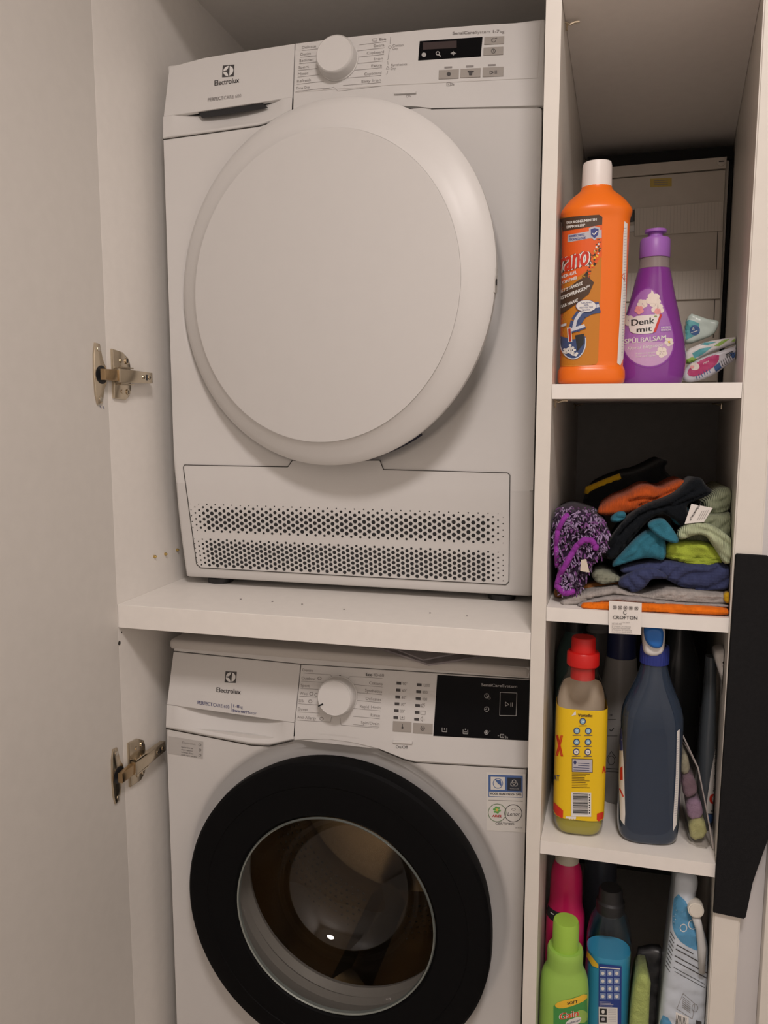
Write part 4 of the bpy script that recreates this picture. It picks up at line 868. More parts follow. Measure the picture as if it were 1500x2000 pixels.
for k, x in enumerate((1198, 1208, 1218.5, 1229, 1240)): A.line(M_INKG, [(x, 1183+k*.5), (x+6, 1189+k*.5)], 1.5, 1); A.line(M_INKG, [(x+6, 1183+k*.5), (x, 1189+k*.5)], 1.2, 1); A.ring(M_INKG, x+3, 1186+k*.5, 4, 3.5, .8, 1, 10)
A.ring(M_INK, 1221, 1196, 3.8, 4.2, 1, 1, 20, 40, 320); A.text(M_INK, 'CROFTON', 1197, 1208.5, 6.2, .035, width=48, layer=1, bold=.2)
A.text(M_INKG, 'an der Wäsche', 1214, 1216.5, 2.2, .03, width=16, layer=1); A.text(M_INKG, 'AE-XE-XB', 1195, 1219.5, 3.2, .03, width=19, layer=1)
for k, (t_, w_) in enumerate((('80 % Polyester, 20 % Polyamide', 37), ('Polyester/Polyamide', 36), ('80 % polyestere, 20 % poliammide', 39), ('Lavar solo con colores similares', 39))): A.text(M_INKG, t_, 1195, 1224+k*3.6, 2.5, .035, width=w_, layer=1)
A.build('tag_print', tagp)
cloth('folded_cloth', 'grey waffle cloth with yellow corner folded over the bright orange one', [
    ('x', [(110, 1492), (135, 1462), (260, 1425), (420, 1398), (500, 1390), (580, 1425), (700, 1445), (820, 1400), (960, 1410), (1210, 1432), (1258, 1430), (1258, 1496), (1150, 1498), (900, 1488), (760, 1470), (560, 1440), (430, 1440), (300, 1475), (200, 1518), (120, 1522)], .028, .18, .008, C_GR, dict(step=4, rid=(80, 11, .003))),
    ('folded_edge', [(225, 1518), (250, 1492), (420, 1450), (560, 1448), (760, 1478), (900, 1494), (1258, 1508), (1258, 1522), (900, 1508), (640, 1490), (420, 1478), (300, 1500), (240, 1530)], .016, .15, .004, cl('grey hem', .34, .31, .30, 'noise', 500), dict(step=4, wpx=4, noise=.0008)),
    ('yellow_corner', [(1206, 1432), (1258, 1420), (1258, 1498), (1208, 1492)], .018, .01, .003, C_YE, dict(step=4, wpx=4))])
cloth('folded_cloth', 'rust brown cloth peeking out below the purple duster', [('x', [(68, 1405), (110, 1398), (250, 1372), (420, 1345), (515, 1345), (540, 1385), (420, 1402), (240, 1432), (92, 1478)], .060, .14, .006, C_BRN, {})])
cloth('folded_cloth', 'sage grey knit cloth bundled between the rust and navy cloths', [('x', [(318, 1305), (340, 1270), (400, 1272), (480, 1298), (530, 1338), (490, 1355), (400, 1372), (352, 1352)], .045, .10, .010, C_SG, dict(step=4, rid=(35, 10, .004)))])
cloth('folded_cloth', 'navy blue waffle cloth lying across the middle of the heap', [
    ('x', [(500, 1275), (600, 1232), (830, 1205), (1000, 1235), (1265, 1215), (1262, 1398), (1150, 1412), (950, 1400), (850, 1350), (760, 1300), (640, 1290), (560, 1300)], .045, .15, .012, C_NV, dict(step=4, rid=(75, 22, .004), grooves=[P3([(860, 1340), (1000, 1385), (1258, 1400)])])),
    ('flap', [(505, 1345), (560, 1305), (640, 1262), (760, 1258), (860, 1335), (720, 1328), (700, 1370), (650, 1412), (592, 1428), (570, 1395), (505, 1385)], .030, .04, .008, C_NV, dict(step=4, rid=(140, 16, .003)))])
cloth('folded_cloth', 'lime green terry cloth folded in layers beside the teal cloth', [('x', [(812, 1098), (900, 1080), (1100, 1085), (1190, 1140), (1198, 1195), (1205, 1238), (1100, 1252), (960, 1232), (850, 1200), (812, 1192)], .050, .12, .010, C_LM, dict(step=4, grooves=[P3([(815, 1160), (950, 1178), (1195, 1198)]), P3([(820, 1182), (960, 1208), (1200, 1222)])], gd=.005, gw=1.6))])
cloth('draped_cloth', 'pale green ribbed cloth draped over the lime cloth', [
    ('x', [(940, 968), (1060, 900), (1180, 905), (1292, 885), (1290, 1090), (1180, 1120), (1000, 1095), (885, 1065)], .075, .13, .012, C_SGD, dict(step=4, rid=(60, 18, .004))),
    ('roll', [(1045, 850), (1130, 765), (1200, 724), (1260, 728), (1297, 762), (1292, 830), (1200, 905), (1100, 908)], .10, .12, .016, C_SGD, dict(step=4, rid=(60, 18, .004))),
    ('front_fold', [(888, 1035), (950, 970), (1020, 952), (1100, 962), (1190, 1005), (1288, 1090), (1268, 1222), (1208, 1238), (1178, 1180), (1130, 1105), (1085, 1040), (1010, 1036), (915, 1082)], .034, .05, .010, C_LG, dict(step=4, rid=(125, 17, .004)))])
cloth('draped_cloth', 'teal microfibre cloth hanging in the centre of the heap', [
    ('x', [(440, 1262), (540, 1145), (640, 1045), (770, 985), (820, 1060), (824, 1222), (720, 1188), (620, 1205), (540, 1232)], .040, .12, .010, C_TL, dict(step=4, rid=(50, 26, .003), grooves=[P3([(770, 1000), (775, 1100), (780, 1200)])], gd=.003)),
    ('flap', [(690, 965), (800, 925), (855, 980), (918, 1082), (875, 1100), (785, 1062), (720, 1010)], .026, .03, .006, C_TL, dict(step=4)),
    ('rolled_edge', [(438, 945), (495, 885), (560, 890), (548, 940), (490, 962)], .060, .06, .008, C_TL, dict(step=4, grooves=[P3([(480, 915), (535, 915)])], gd=.008)),
    ('back_part', [(830, 900), (900, 850), (985, 850), (965, 960), (900, 990)], .060, .06, .006, C_TL, dict(step=4))])
dk = cloth('draped_cloth', 'charcoal black cloth folded diagonally over the teal cloth', [('x', [(412, 1145), (470, 1030), (560, 920), (680, 845), (820, 795), (900, 755), (960, 690), (1010, 652), (1062, 660), (1082, 705), (1142, 752), (1060, 795), (950, 835), (982, 920), (942, 1005), (870, 925), (780, 892), (700, 945), (600, 1060), (545, 1130), (480, 1202), (425, 1195)], .050, .07, .012, C_DK,
    dict(step=4, grooves=[P3([(430, 1150), (560, 970), (700, 870), (900, 830), (1110, 745)]), P3([(470, 1190), (600, 1030), (720, 920), (820, 880)]), P3([(500, 1040), (640, 900), (840, 830), (1000, 740)])], gd=.007, gw=1.8))])
tp = plate('care_tag', P3([(945, 965), (990, 832), (1132, 860), (1075, 952)]), (0, .030, 0), (0, -1, 0), col('satin tag white', .80, .76, .72, .35), dk, .0006, 0)
A = Art(plane_map((0, .0298, 0), (0, -1, 0))); gx, gy = q3(985, 955)
A.text(M_INK, 'CROFTON', gx-1, gy-2, 6, -1.55, width=21, layer=1, bold=.4); [A.line(M_INKG, [q3(1030+k*14, 940-k*2), q3(1062+k*14, 880-k*2)], .7, 1) for k in range(4)]; A.build('tag_print', tp)
cloth('draped_cloth', 'burnt orange cloth rolled on top of the heap', [('x', [(340, 890), (450, 808), (560, 772), (640, 718), (720, 712), (790, 740), (860, 698), (940, 672), (975, 690), (955, 738), (870, 795), (760, 830), (640, 880), (540, 900), (420, 918)], .085, .10, .014, C_OR2, dict(step=4, grooves=[P3([(570, 810), (640, 795), (720, 790)]), P3([(640, 840), (800, 770), (950, 700)])], gd=.007, gw=2.4))])
bg = cloth('cloth_bag', 'black cloth bag with yellow trim at the back behind the heap', [('x', [(250, 880), (275, 775), (320, 720), (520, 640), (600, 630), (700, 590), (800, 535), (842, 550), (800, 600), (900, 690), (1080, 800), (900, 900), (400, 910)], .20, .16, .015, C_BK, dict(step=6))], 'bag')
bm = bmesh.new(); tube(bm, [onY(*q3(u, v), .195) for u, v in ((300, 765), (305, 735), (345, 722), (420, 690), (520, 652))], .006, 8); obj('yellow_trim', bm, C_YE, bg, smooth=True)
# chenille duster with binding and loose tufts
du = cloth('chenille_duster', 'purple chenille cleaning mitt with magenta binding standing by the divider', [('x', [(72, 895), (120, 868), (185, 850), (290, 880), (380, 915), (440, 990), (448, 1080), (385, 1190), (305, 1275), (285, 1390), (190, 1442), (108, 1425), (82, 1385), (105, 1270), (62, 1085)], .045, .12, .020, C_PU, dict(step=5, noise=.006, nf=70))], 'duster')
du['category'] = 'duster'
LIL = [cl('lilac tuft', .36, .26, .44, 'noise', 300), cl('mauve tuft', .22, .08, .26, 'noise', 300), cl('dark tuft', .06, .045, .07, 'noise', 300)]
mp = bvh_map(du, 0, 0); bms = [bmesh.new() for _ in LIL]
for _ in range(950):
    u, v = rnd.uniform(60, 445), rnd.uniform(855, 1435); P = mp(*q3(u, v), 0)
    if P is None: continue
    k = mnoise.noise(Vector((u/60, v/38, 3))); i = 0 if k > .0 else (1 if k > -.22 else 2)
    d = Vector((rnd.gauss(0, .5), -1, rnd.gauss(-.2, .5))).normalized(); l = rnd.uniform(.005, .009)
    tube(bms[i], [P-d*.001, P+d*l*.5+Vector((0, 0, -.0006)), P+d*l+Vector((0, 0, -.002))], [.0012, .0013, .0006], 5)
for bm in bms:
    for v in bm.verts: v.co.x = max(v.co.x, nl(max(0, v.co.y))+.001); v.co.z = max(v.co.z, zB)
for bm, m in zip(bms, LIL): o = obj('chenille_tufts', bm, m, du, smooth=True); o['kind'] = 'stuff'
MGB = cl('magenta binding', .30, .045, .36, 'noise', 500)
def bind(pts, r):
    out = []
    for (a, b) in zip(pts, pts[1:]): out += [(a[0]+(b[0]-a[0])*k/4, a[1]+(b[1]-a[1])*k/4) for k in range(4)]
    c = [mp(*q3(*p), 0) for p in chaikin(out, 1)[:-2]]; c = [p+Vector((0, -.005, 0)) for p in c if p is not None]
    c = [Vector((max(p.x, nl(max(0, p.y))+r+.001), p.y, max(p.z, zB+r))) for p in c]; bm = bmesh.new(); tube(bm, c, r, 8); obj('binding', bm, MGB, du, smooth=True)
bind([(215, 1405), (150, 1425), (95, 1375), (120, 1290), (175, 1195), (225, 1110), (275, 1068), (325, 1072), (355, 1110), (345, 1150)], .0042); bind([(100, 1250), (92, 1120), (100, 1010), (140, 930), (185, 885)], .0036)
prismo('care_label', [onY(*q3(*p), .011) for p in ((255, 1205), (290, 1200), (312, 1290), (250, 1280))], (0, .0006, 0), col('tag cream', .66, .58, .48), du)

# ------------------------------------------------------------------ third niche: bottles and sponges
# yellow floor cleaner
YL = col('cleaner label yellow', .85, .56, .012, .35); CLR = clear_mat('clear bottle plastic', (.93, .91, .87), .06, .8)
b = thing('floor_cleaner_bottle', 'clear cleaner bottle with yellow label and red cap', 'bottle', (.069, .05, zC))
L = Loft(.0690, .052, zC, [(0, .026, .024, 3.2), (.003, .030, .028, 3.4), (.012, .0335, .0305, 3.6), (.03, .0345, .031, 3.8), (.10, .0345, .031, 3.8), (.17, .0345, .031, 3.8), (.198, .0330, .030, 3.2), (.215, .0275, .0265, 2.5), (.228, .0220, .0220, 2), (.236, .0200, .0200, 2), (.246, .0195, .0195, 2)], 4)
bt = L.mesh('bottle', CLR, b, cap1=False)
L.mesh('liquid', mat('yellow green cleaner', (.62, .58, .10), .1, trans=.35), b, z0=.001, z1=.027, off=-.0015)
L.mesh('label', YL, b, z0=.026, z1=.186, off=.0006, cap0=False, cap1=False)
L.mesh('label_inner_face', col('label back beige', .70, .62, .52), b, z0=.150, z1=.214, off=-.0018, cap0=False, cap1=False, a0=10, a1=170)
Z = Matrix.Translation((.069, .052, zC)); RD = col('cap red', .60, .012, .010, .4)
latheo('cap', [(.0205, .240), (.0222, .242), (.0222, .258), (.0205, .2605), (.0170, .261), (.0162, .279), (.0150, .281), (0, .281)], Z, RD, b, 48); latheo('pour_insert', [(.0165, .243), (.0168, .222), (0, .222)], Z, RD, b, 40)
lb = [o for o in b.children if o.name.startswith('label')][0]; A = Art(bvh_map(lb), 4); NV = col('icon navy', .04, .05, .14); SKY = col('icon sky', .30, .52, .66); RDP = col('label red', .65, .03, .012)
A.text(BR, 'Vorteile:', 1129, 1399.5, 6, .03, width=28, layer=1, bold=.7)
for x, y in ((1138, 1408.5), (1126.5, 1427), (1149, 1427.5), (1126, 1449), (1148.5, 1449), (1125.5, 1468), (1148, 1468.5)): A.ell(NV, x, y, 6.4, 6.6, 1, 14); A.ell(SKY if y < 1460 else W_, x, y, 4.6, 4.8, 2, 12); A.line(NV, [(x-8, y+9), (x+8, y+8.5)], 1.1, 1); A.ell(W_ if y < 1460 else NV, x+.5, y, 2, 1.2, 3, 8)
A.rect(BR, 1117, 1481, 1157.5, 1507.5, .03, 1); A.rect(LG, 1118, 1482, 1156.5, 1506.5, .03, 2); A.ell(NV, 1123, 1488.5, 3, 4, 3, 8)
for k in range(4): A.line(NV, [(1129-9*(k > 1), 1490+k*4.4), (1151, 1491+k*4.4)], 1.1, 3)
for k in range(9): A.line(BR, [(1117, 1511+k*3.3), (1117+rnd.uniform(24, 38), 1511.6+k*3.3)], .9, 1)
A.rect(W_, 1116, 1547, 1154.5, 1594, .02, 1)
for k in range(18): A.line(K_, [(1119, 1550+k*2.3), (1148, 1550.6+k*2.3)], rnd.choice((.7, 1.1, 1.6)), 2)
for k in range(8): A.rect(K_, 1150, 1551+k*5, 1152.5, 1553.5+k*5, 0, 2)
A.poly(RDP, [(1082, 1566), (1100, 1583), (1099.5, 1601), (1081, 1590)], 1); A.poly(RDP, [(1165.5, 1589), (1178, 1585), (1176, 1607), (1165, 1609)], 1); A.text(RDP, 'X', 1087, 1476, 42, .1, width=12, layer=1, bold=2.5); A.text(NV, 'AT', 1082, 1524, 11, .1, width=11, layer=1, bold=.6); A.text(RDP, 'A', 1176, 1510, 14, 0, width=6, layer=1, bold=1)
A.rect(W_, 1105, 1594, 1125, 1610, .03, 1); A.poly(W_, [(1116, 1398), (1124, 1388), (1125, 1396)], 1)
A.build('label_print', b)['kind'] = 'stuff'
# blue glass cleaner spray
BCL = mat('dark blue clear plastic', (.05, .08, .135), .10, trans=.5, ior=1.3, coat=.6); NVC = col('navy collar', .02, .035, .22, .35); TBL = col('trigger blue', .02, .16, .55, .25)
b = thing('spray_bottle', 'dark blue translucent spray bottle with navy collar and blue trigger', 'bottle', (.163, .05, zC))
bx, by = .1635, .052
L = Loft(bx, by, zC, [(0, .033, .024, 3), (.003, .037, .027, 3), (.012, .0400, .029, 3.2), (.04, .0405, .030, 3.4), (.15, .0405, .030, 3.2), (.176, .0405, .030, 2.8), (.194, .0370, .0285, 2.4), (.212, .0295, .0255, 2.2), (.230, .0225, .022, 2), (.246, .0180, .018, 2), (.262, .0165, .0165, 2)], 5)
bt = L.mesh('bottle', BCL, b); L.mesh('liquid', mat('blue cleaner', (.03, .075, .15), .2), b, z0=.002, z1=.178, off=-.0022)
Z = Matrix.Translation((bx, by, zC))
def ribs(a, r): return 1+.012*math.cos(30*a)
latheo('collar', [(.0150, .251), (.0190, .252), (.0192, .266), (.0186, .2755), (.0150, .2765)], Z, NVC, b, 120, rfun=ribs)
puff('trigger_head', [(1256, 1281), (1255, 1245), (1257, 1222), (1299, 1220), (1299, 1250), (1296, 1281)], .038, .045, .008, col('trigger white', .72, .70, .68, .35), b, 0, step=4, wpx=9)
puff('trigger', [(1257, 1222), (1296, 1222), (1296, 1255), (1291, 1266), (1278, 1267), (1266, 1260), (1258, 1246)], .028, .012, .006, TBL, b, 0, step=4, wpx=8)
A = Art(bvh_map(bt), 5); A.poly(W_, [(1211, 1418), (1215, 1424), (1219, 1500), (1221.5, 1590), (1220, 1612), (1212, 1600), (1209, 1520)]); A.poly(NB_, [(1211, 1418), (1215, 1424), (1217, 1466), (1211, 1466)], 1); A.poly(RDP, [(1212, 1500), (1216.5, 1496), (1217, 1524), (1212, 1524)], 1); A.line(RDP, [(1211, 1540), (1218, 1556)], 2.5, 1); A.build('front_label', b)
A = Art(bvh_map(bt), 5); A.poly(W_, [(1322, 1428), (1327, 1424), (1326, 1520), (1321, 1610), (1314, 1624), (1315, 1590), (1320, 1510)]); [A.line(LG, [(1321.5-k*.15, 1440+k*4.5), (1325.5-k*.12, 1439+k*4.5)], 1, 1) for k in range(36)]; A.build('back_label', b)
# bottles standing behind
b = thing('detergent_bottle', 'dark green bottle in shade behind the yellow cleaner', 'bottle', (.050, .18, zC))
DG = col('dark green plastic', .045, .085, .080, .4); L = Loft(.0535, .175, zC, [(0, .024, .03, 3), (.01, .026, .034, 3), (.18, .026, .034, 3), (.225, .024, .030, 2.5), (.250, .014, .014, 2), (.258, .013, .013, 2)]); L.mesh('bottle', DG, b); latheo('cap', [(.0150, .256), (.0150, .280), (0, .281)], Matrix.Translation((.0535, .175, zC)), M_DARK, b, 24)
b = thing('cleaner_bottle', 'grey translucent bottle with navy cap between the yellow and blue bottles', 'bottle', (.126, .16, zC))
L = Loft(.1245, .160, zC, [(0, .026, .026, 2), (.006, .029, .029, 2), (.17, .029, .029, 2), (.20, .025, .025, 2), (.225, .0225, .0225, 2)]); gb = L.mesh('bottle', mat('grey translucent plastic', (.27, .26, .25), .35, trans=.15), b); latheo('cap', [(.0215, .224), (.0205, .285), (.018, .29), (0, .29)], Matrix.Translation((.1245, .16, zC)), col('deep navy cap', .012, .018, .075, .4), b, 32)
A = Art(bvh_map(gb), 5); A.text(K_, '+', 1191, 1400, 7, 0, width=6); A.line(K_, [(1187, 1405), (1203, 1405)], .8); A.line(K_, [(1191, 1425), (1194, 1428), (1199, 1422)], 1.6); A.line(K_, [(1185, 1437), (1206, 1437)], .8); A.ring(K_, 1194, 1485, 7, 9, 1); A.line(K_, [(1186, 1480), (1194, 1467), (1203, 1480)], 1); A.line(K_, [(1184, 1500), (1208, 1502)], 1); A.line(K_, [(1184, 1506), (1208, 1508)], 1); A.build('label_print', b)['kind'] = 'stuff'
b = thing('refill_bottle', 'pale bottle with grey cap at the back of the third shelf', 'bottle', (.088, .27, zC))
L = Loft(.090, .27, zC, [(0, .026, .026, 2), (.006, .028, .028, 2), (.19, .028, .028, 2), (.225, .018, .018, 2), (.235, .016, .016, 2)]); L.mesh('bottle', mat('pale grey plastic', (.20, .20, .20), .4), b); latheo('cap', [(.0185, .232), (.0185, .238), (.0155, .240), (.0165, .285), (0, .286)], Matrix.Translation((.090, .27, zC)), col('cap grey', .42, .42, .43), b, 28)
# sponge blister pack leaning on the bottle
b = thing('sponge_pack', 'clear blister pack of pastel sponges leaning beside the blue bottle', 'sponge pack', (.225, .05, zC))
def sp(name, px, Y, m, dp=.030): return puff(name, px, Y, dp, .004, m, b, .0008, 90, 4, wpx=6, rnd_it=1, zmin=zC)
fo = dict(bt='noise', bs=500, bp=.5)
sp('sponge', [(1328, 1476), (1343, 1472), (1349, 1508), (1330, 1514)], .062, cl('cream sponge', .46, .44, .32, **fo)); sp('sponge', [(1329, 1517), (1352, 1511), (1363, 1538), (1359, 1552), (1336, 1560)], .058, cl('mauve sponge', .26, .17, .22, **fo)); sp('sponge', [(1339, 1566), (1368, 1560), (1375, 1597), (1344, 1602)], .052, cl('lilac sponge', .40, .27, .40, **fo)); sp('sponge', [(1344, 1604), (1376, 1599), (1382, 1634), (1349, 1643)], .046, cl('pale yellow sponge', .52, .52, .24, **fo))
cardp = [onY(1330, 1432, .075), onY(1362, 1500, .068), onY(1380, 1592, .052), onY(1392, 1658, .034)]
bm = bmesh.new(); tube(bm, [p+Vector((.001, 0, 0)) for p in cardp], .0012, 6); obj('pack_edge', bm, col('pack edge', .45, .40, .38, .3), b)
puff('blister', [(1327, 1440), (1345, 1468), (1364, 1506), (1382, 1596), (1391, 1660), (1350, 1650), (1336, 1600), (1326, 1520)], .040, .045, .006, clear_mat('blister plastic', (.86, .85, .84), .05, .9), b, .001, 60, 5, wpx=10, rnd_it=1, zmin=zC)
# white spray at the right, mostly behind the black cover
b = thing('cleaning_spray', 'white cleaning spray with red lettering behind the black cover', 'bottle', (.237, .10, zC))
L = Loft(.2440, .108, zC, [(0, .0110, .022, 2.5), (.004, .0122, .024, 2.5), (.07, .0122, .024, 2.5), (.14, .0112, .022, 2.3), (.19, .0090, .018, 2), (.235, .0080, .012, 2), (.25, .0080, .0100, 2)]); wb = L.mesh('bottle', mat('smoky clear bottle', (.11, .13, .15), .15, trans=.3), b)
puff('trigger_head', [(1394, 1277), (1402, 1270), (1432, 1268), (1432, 1352), (1418, 1360), (1410, 1330), (1400, 1300)], .062, .03, .006, col('trigger white', .72, .70, .68, .35), b, 0, step=4, wpx=7, zmin=zC)
A = Art(bvh_map(wb), 4); A.poly(W_, [(1397, 1460), (1408, 1440), (1425, 1440), (1425, 1570), (1380, 1570), (1388, 1510)]); A.text(RDP, 'do', 1386, 1570, 30, 0, width=30, layer=1, bold=2); A.poly(BLU, [(1380, 1590), (1425, 1594), (1425, 1612), (1380, 1606)], 1); A.poly(W_, [(1380, 1570), (1425, 1570), (1425, 1592), (1380, 1588)], 0); A.text(K_, 'aktiv', 1387, 1585, 5, .08, width=20, layer=2); A.build('label', b)
b = thing('clear_bottle', 'dark clear bottle in shade behind the sponge pack', 'bottle', (.215, .30, zC))
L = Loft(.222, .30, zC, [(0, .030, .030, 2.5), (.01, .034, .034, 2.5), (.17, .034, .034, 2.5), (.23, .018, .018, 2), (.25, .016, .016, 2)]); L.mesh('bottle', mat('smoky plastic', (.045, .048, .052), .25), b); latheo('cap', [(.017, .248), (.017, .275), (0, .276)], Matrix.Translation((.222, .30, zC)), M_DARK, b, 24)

# ------------------------------------------------------------------ lowest niche
b = thing('stain_remover_bottle', 'pink bottle with cream cap and black swoosh behind the green softener', 'bottle', (.050, .12, zD))
PNK = col('pink plastic', .62, .015, .12, .3)
L = Loft(.0545, .115, zD, [(0, .026, .026, 2.4), (.006, .029, .029, 2.4), (.18, .029, .029, 2.4), (.20, .0285, .028, 2.2), (.216, .0250, .025, 2.1), (.245, .0240, .024, 2), (.268, .0225, .0225, 2), (.284, .0175, .0175, 2), (.288, .016, .016, 2)]); pk = L.mesh('bottle', PNK, b)
latheo('cap', [(.0178, .284), (.0182, .289), (.0165, .292), (.0160, .325), (.014, .330), (0, .331)], Matrix.Translation((.0545, .115, zD)), col('cap cream', .56, .52, .44, .45), b, 36)
A = Art(bvh_map(pk), 4); A.poly(K_, chaikin([(1066, 1758), (1072, 1770), (1085, 1780), (1103, 1785), (1102, 1807), (1084, 1803), (1070, 1790), (1065, 1775)], 1)); A.line(W_, [(1076, 1782), (1082, 1786)], 1.6, 1); A.build('swoosh', b)
b = thing('fabric_softener_bottle', 'lime green fabric softener bottle with printed label in the lowest niche', 'bottle', (.054, .045, zD))
LGN = col('lime green plastic', .33, .56, .10, .35); gx, gy = .0570, .047
L = Loft(gx, gy, zD, [(0, .032, .026, 2.6), (.005, .0345, .029, 2.6), (.10, .0350, .030, 2.6), (.125, .0348, .030, 2.6), (.145, .0325, .028, 2.3), (.160, .0265, .0255, 2), (.166, .0258, .0255, 2), (.185, .0258, .0255, 2), (.1885, .0245, .0240, 2)], 8); gbt = L.mesh('bottle', LGN, b)
latheo('cap', [(.0190, .184), (.0186, .226), (.0172, .2305), (0, .2315)], Matrix.Translation((gx, gy, zD)), col('lime cap', .36, .60, .08, .4), b, 44)
A = Art(bvh_map(gbt), 4); A.poly(col('label green', .06, .30, .07), [(1081, 1965), (1090, 1958), (1146, 1940), (1148, 2040), (1081, 2040)]); A.poly(YE, chaikin([(1082, 1965), (1090, 1956), (1120, 1950), (1146, 1939), (1146, 1952), (1120, 1964), (1095, 1970)], 1), 1); A.text(K_, 'SOFT', 1108, 1962, 5.5, -.2, width=20, layer=2, bold=.7)
A.ell(LIME, 1135, 1985, 13, 13, 1); A.text(W_, 'Gain', 1093, 1992, 13, -.25, width=36, layer=2, bold=3.2); A.text(col('logo orange red', .72, .09, .01), 'Gain', 1093, 1992, 13, -.25, width=36, layer=3, bold=.9); A.poly(W_, chaikin([(1104, 1994), (1130, 1984), (1136, 1988), (1130, 2000), (1106, 2006)], 1), 2); A.text(NV, 'softener', 1106, 2001, 5, -.3, width=26, layer=4, ital=.3); A.build('label', b)
b = thing('rinse_aid_bottle', 'clear bottle of blue rinse aid with black cap and dosage chart', 'bottle', (.119, .09, zD))
rx_, ry_ = .1195, .090; L = Loft(rx_, ry_, zD, [(0, .029, .026, 2.4), (.005, .0325, .028, 2.4), (.175, .0325, .028, 2.4), (.195, .0315, .027, 2.2), (.215, .0275, .025, 2.1), (.230, .0205, .020, 2), (.240, .0170, .017, 2)], 4)
rb = L.mesh('bottle', clear_mat('clear bottle cool', (.88, .91, .94), .05, 1), b); L.mesh('liquid', mat('cyan rinse aid', (.05, .38, .62), .15), b, z0=.002, z1=.168, off=-.0012)
latheo('cap', [(.0185, .226), (.0205, .229), (.0205, .244), (.0175, .247), (.0170, .262), (.015, .265), (0, .265)], Matrix.Translation((rx_, ry_, zD)), K_, b, 44)
A = Art(bvh_map(rb), 4); DB = col('chart blue', .02, .05, .26); A.poly(DB, [(1170, 1882), (1214, 1887), (1213, 2040), (1168, 2040)]); A.poly(YE, [(1147, 1857), (1158, 1878), (1169, 1884), (1168.5, 1891), (1157, 1886), (1146, 1868)], 0); A.line(W_, [(1172, 1889), (1211, 1892)], 2, 1)
for r_ in range(4):
    for c_ in range(3): A.rect(col('chart frame', .20, .28, .50), 1172+c_*13.5, 1894+r_*15, 1183+c_*13.5, 1906+r_*15, .06, 1); A.ell(W_, 1177.5+c_*13.5, 1900.5+r_*15, 3.2, 3.4, 2, 8)
for k in range(5): A.line(W_, [(1171, 1956+k*2.6), (1171+rnd.uniform(18, 28), 1957+k*2.6)], .6, 1)
A.rect(W_, 1169.5, 1966, 1206, 2000, .04, 1); A.rect(K_, 1171, 1969, 1185, 1981, .04, 2); A.rect(K_, 1171, 1984, 1185, 1996, .04, 2); A.ell(W_, 1178, 1975, 3, 4, 3); A.ell(LG, 1178, 1990, 4, 3, 3); [A.line(LG, [(1188, 1970+k*3.4), (1203, 1970.5+k*3.4)], .8, 2) for k in range(8)]; A.build('label', b)
b = thing('dark_bottle', 'dark blue grey bottle in shade behind the rinse aid', 'bottle', (.10, .24, zD))
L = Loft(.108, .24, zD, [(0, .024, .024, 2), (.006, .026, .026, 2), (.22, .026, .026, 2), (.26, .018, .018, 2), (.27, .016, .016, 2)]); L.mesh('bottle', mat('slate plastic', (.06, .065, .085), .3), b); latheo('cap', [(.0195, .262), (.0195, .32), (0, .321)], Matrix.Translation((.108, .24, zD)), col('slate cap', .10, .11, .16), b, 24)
sg = puff('sponge', [(1245, 1903), (1272, 1907), (1268, 1960), (1264, 2118), (1226, 2118), (1229, 2000), (1237, 1930)], .060, .05, .006, cl('green sponge', .40, .48, .16, 'noise', 450, .8), None, .001, 80, 5, wpx=7, rnd_it=1, zmin=zD); tag(sg, 'light green sponge cloth standing upright beside the rinse aid', 'sponge')
pou = puff('refill_pouch', [(1320, 1702), (1360, 1706), (1364, 1728), (1357, 1750), (1366, 1790), (1384, 1850), (1392, 1920), (1398, 2128), (1280, 2128), (1286, 2000), (1298, 1900), (1310, 1800), (1318, 1740)], .050, .055, .012, mat('white blue pouch film', (.60, .66, .74), .25, noise=.05, nscale=30), None, .004, 35, 6, wpx=26, zmin=zD)
tag(pou, 'white and blue refill pouch with white spout cap by the right panel', 'pouch')
A = Art(bvh_map(pou), 5); SB = col('pouch blue', .10, .32, .55, .3); A.poly(SB, chaikin([(1318, 1740), (1345, 1765), (1362, 1830), (1368, 1860), (1335, 1845), (1318, 1825), (1312, 1800)], 1)); A.poly(SB, chaikin([(1290, 1980), (1310, 1990), (1320, 2030), (1288, 2040)], 1)); A.ring(W_, 1335, 1812, 7, 8, 1.4, 1); A.ring(W_, 1353, 1805, 9, 10, 1.6, 1)
for k, (x, y, l) in enumerate(((1322, 1845, 32), (1320, 1853, 58), (1318, 1866, 66), (1318, 1876, 66), (1316, 1889, 64), (1318, 1897, 62))): A.line(M_INK, [(x, y), (x+l, y+l*.55)], 1.7 if k < 4 else 1.0, 1)
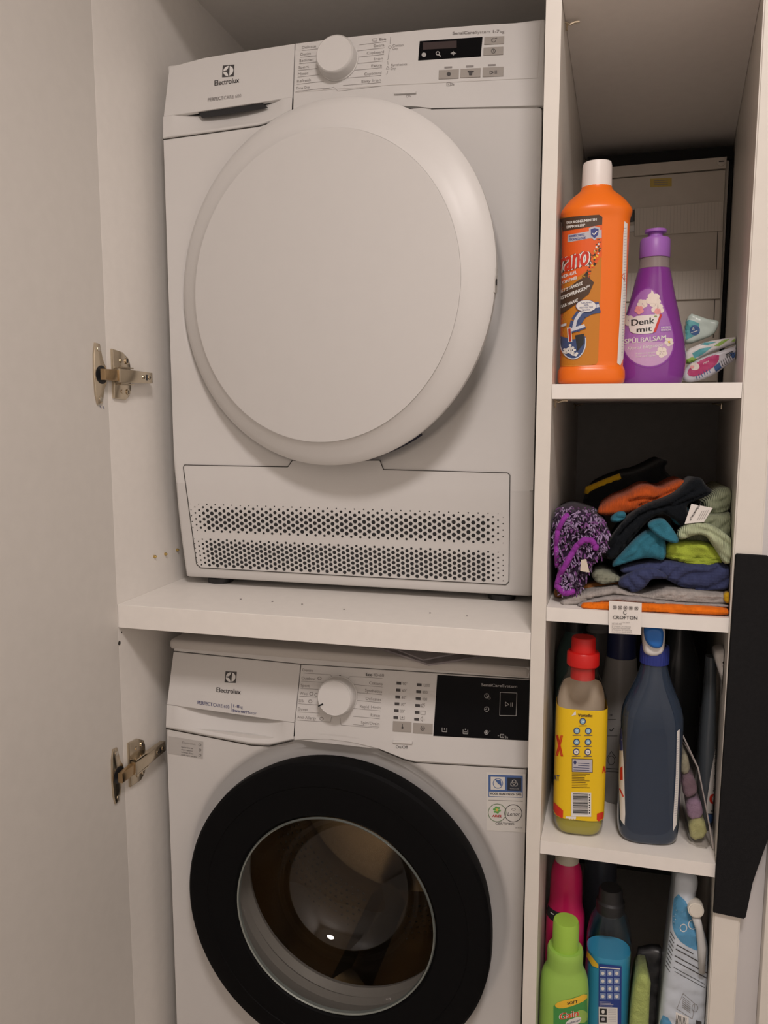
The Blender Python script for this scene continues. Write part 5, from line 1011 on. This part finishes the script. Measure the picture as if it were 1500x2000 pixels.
for k in range(9): A.line(M_INK, [(1310-k*1.2, 1820+k*8), (1318-k*1.2, 1834+k*8)], 1.1, 1)
A.line(M_INKG, [(1334, 1940), (1357, 1960), (1352, 1990), (1322, 1970), (1334, 1940)], .9, 1); [A.line(M_INKG, [(1333, 1946+k*4), (1348, 1958+k*4)], 1, 2) for k in range(6)]; A.ring(M_INKG, 1357, 1968, 6, 8, .8, 1)
A.rect(W_, 1320, 1976, 1345, 2020, .4, 1); [A.line(K_, [(1322+k*2.6, 1981+k*1), (1319+k*2.6, 2016+k*1)], 1.1, 2) for k in range(8)]; A.rect(M_INK, 1359, 1992, 1370, 2010, .3, 1); A.build('pouch_print', pou)
c = onY(1359, 1777, .030); d_ = Vector((0, -1, .12)); latheo('spout_cap', [(.0108, -.014), (.0108, .0), (.0102, .002), (.0088, .0022), (.0084, .0035), (0, .0035)], frame(c, d_), col('cap ivory', .74, .70, .62, .4), pou, 36)
bm = bmesh.new(); tube(bm, [onY(x, y, .034) for x, y in ((1359, 1790), (1366, 1815), (1371, 1850), (1371, 1900))], [.006, .005, .006, .004], 8); obj('spout', bm, col('spout white', .62, .62, .62, .4), pou, smooth=True)
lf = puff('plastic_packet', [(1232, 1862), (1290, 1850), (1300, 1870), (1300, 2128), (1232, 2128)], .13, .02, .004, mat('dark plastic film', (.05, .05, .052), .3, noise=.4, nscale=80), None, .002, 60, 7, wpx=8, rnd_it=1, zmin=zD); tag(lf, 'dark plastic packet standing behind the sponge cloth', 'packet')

# ------------------------------------------------------------------ black cover on the right panel
def yp(x, y): return onY(x, y, -.006)
cov = [(1440, 1082), (1437, 1086), (1393.5, 1783), (1453, 1795.5), (1457, 1792), (1463, 1760), (1470, 1725), (1482, 1690), (1500, 1640), (1510, 1610), (1514, 1500), (1512, 1300), (1506, 1092), (1500, 1086)]
o = prismo('panel_cover', [yp(*p) for p in cov], (0, .0055, 0), mat('matt black felt', (.010, .010, .011), .8, spec=.2, noise=.15, nscale=200, bump=.1, bscale=900), None, .0012)
tag(o, 'matt black sheet with a curved edge covering the front of the right cabinet panel', 'cover')
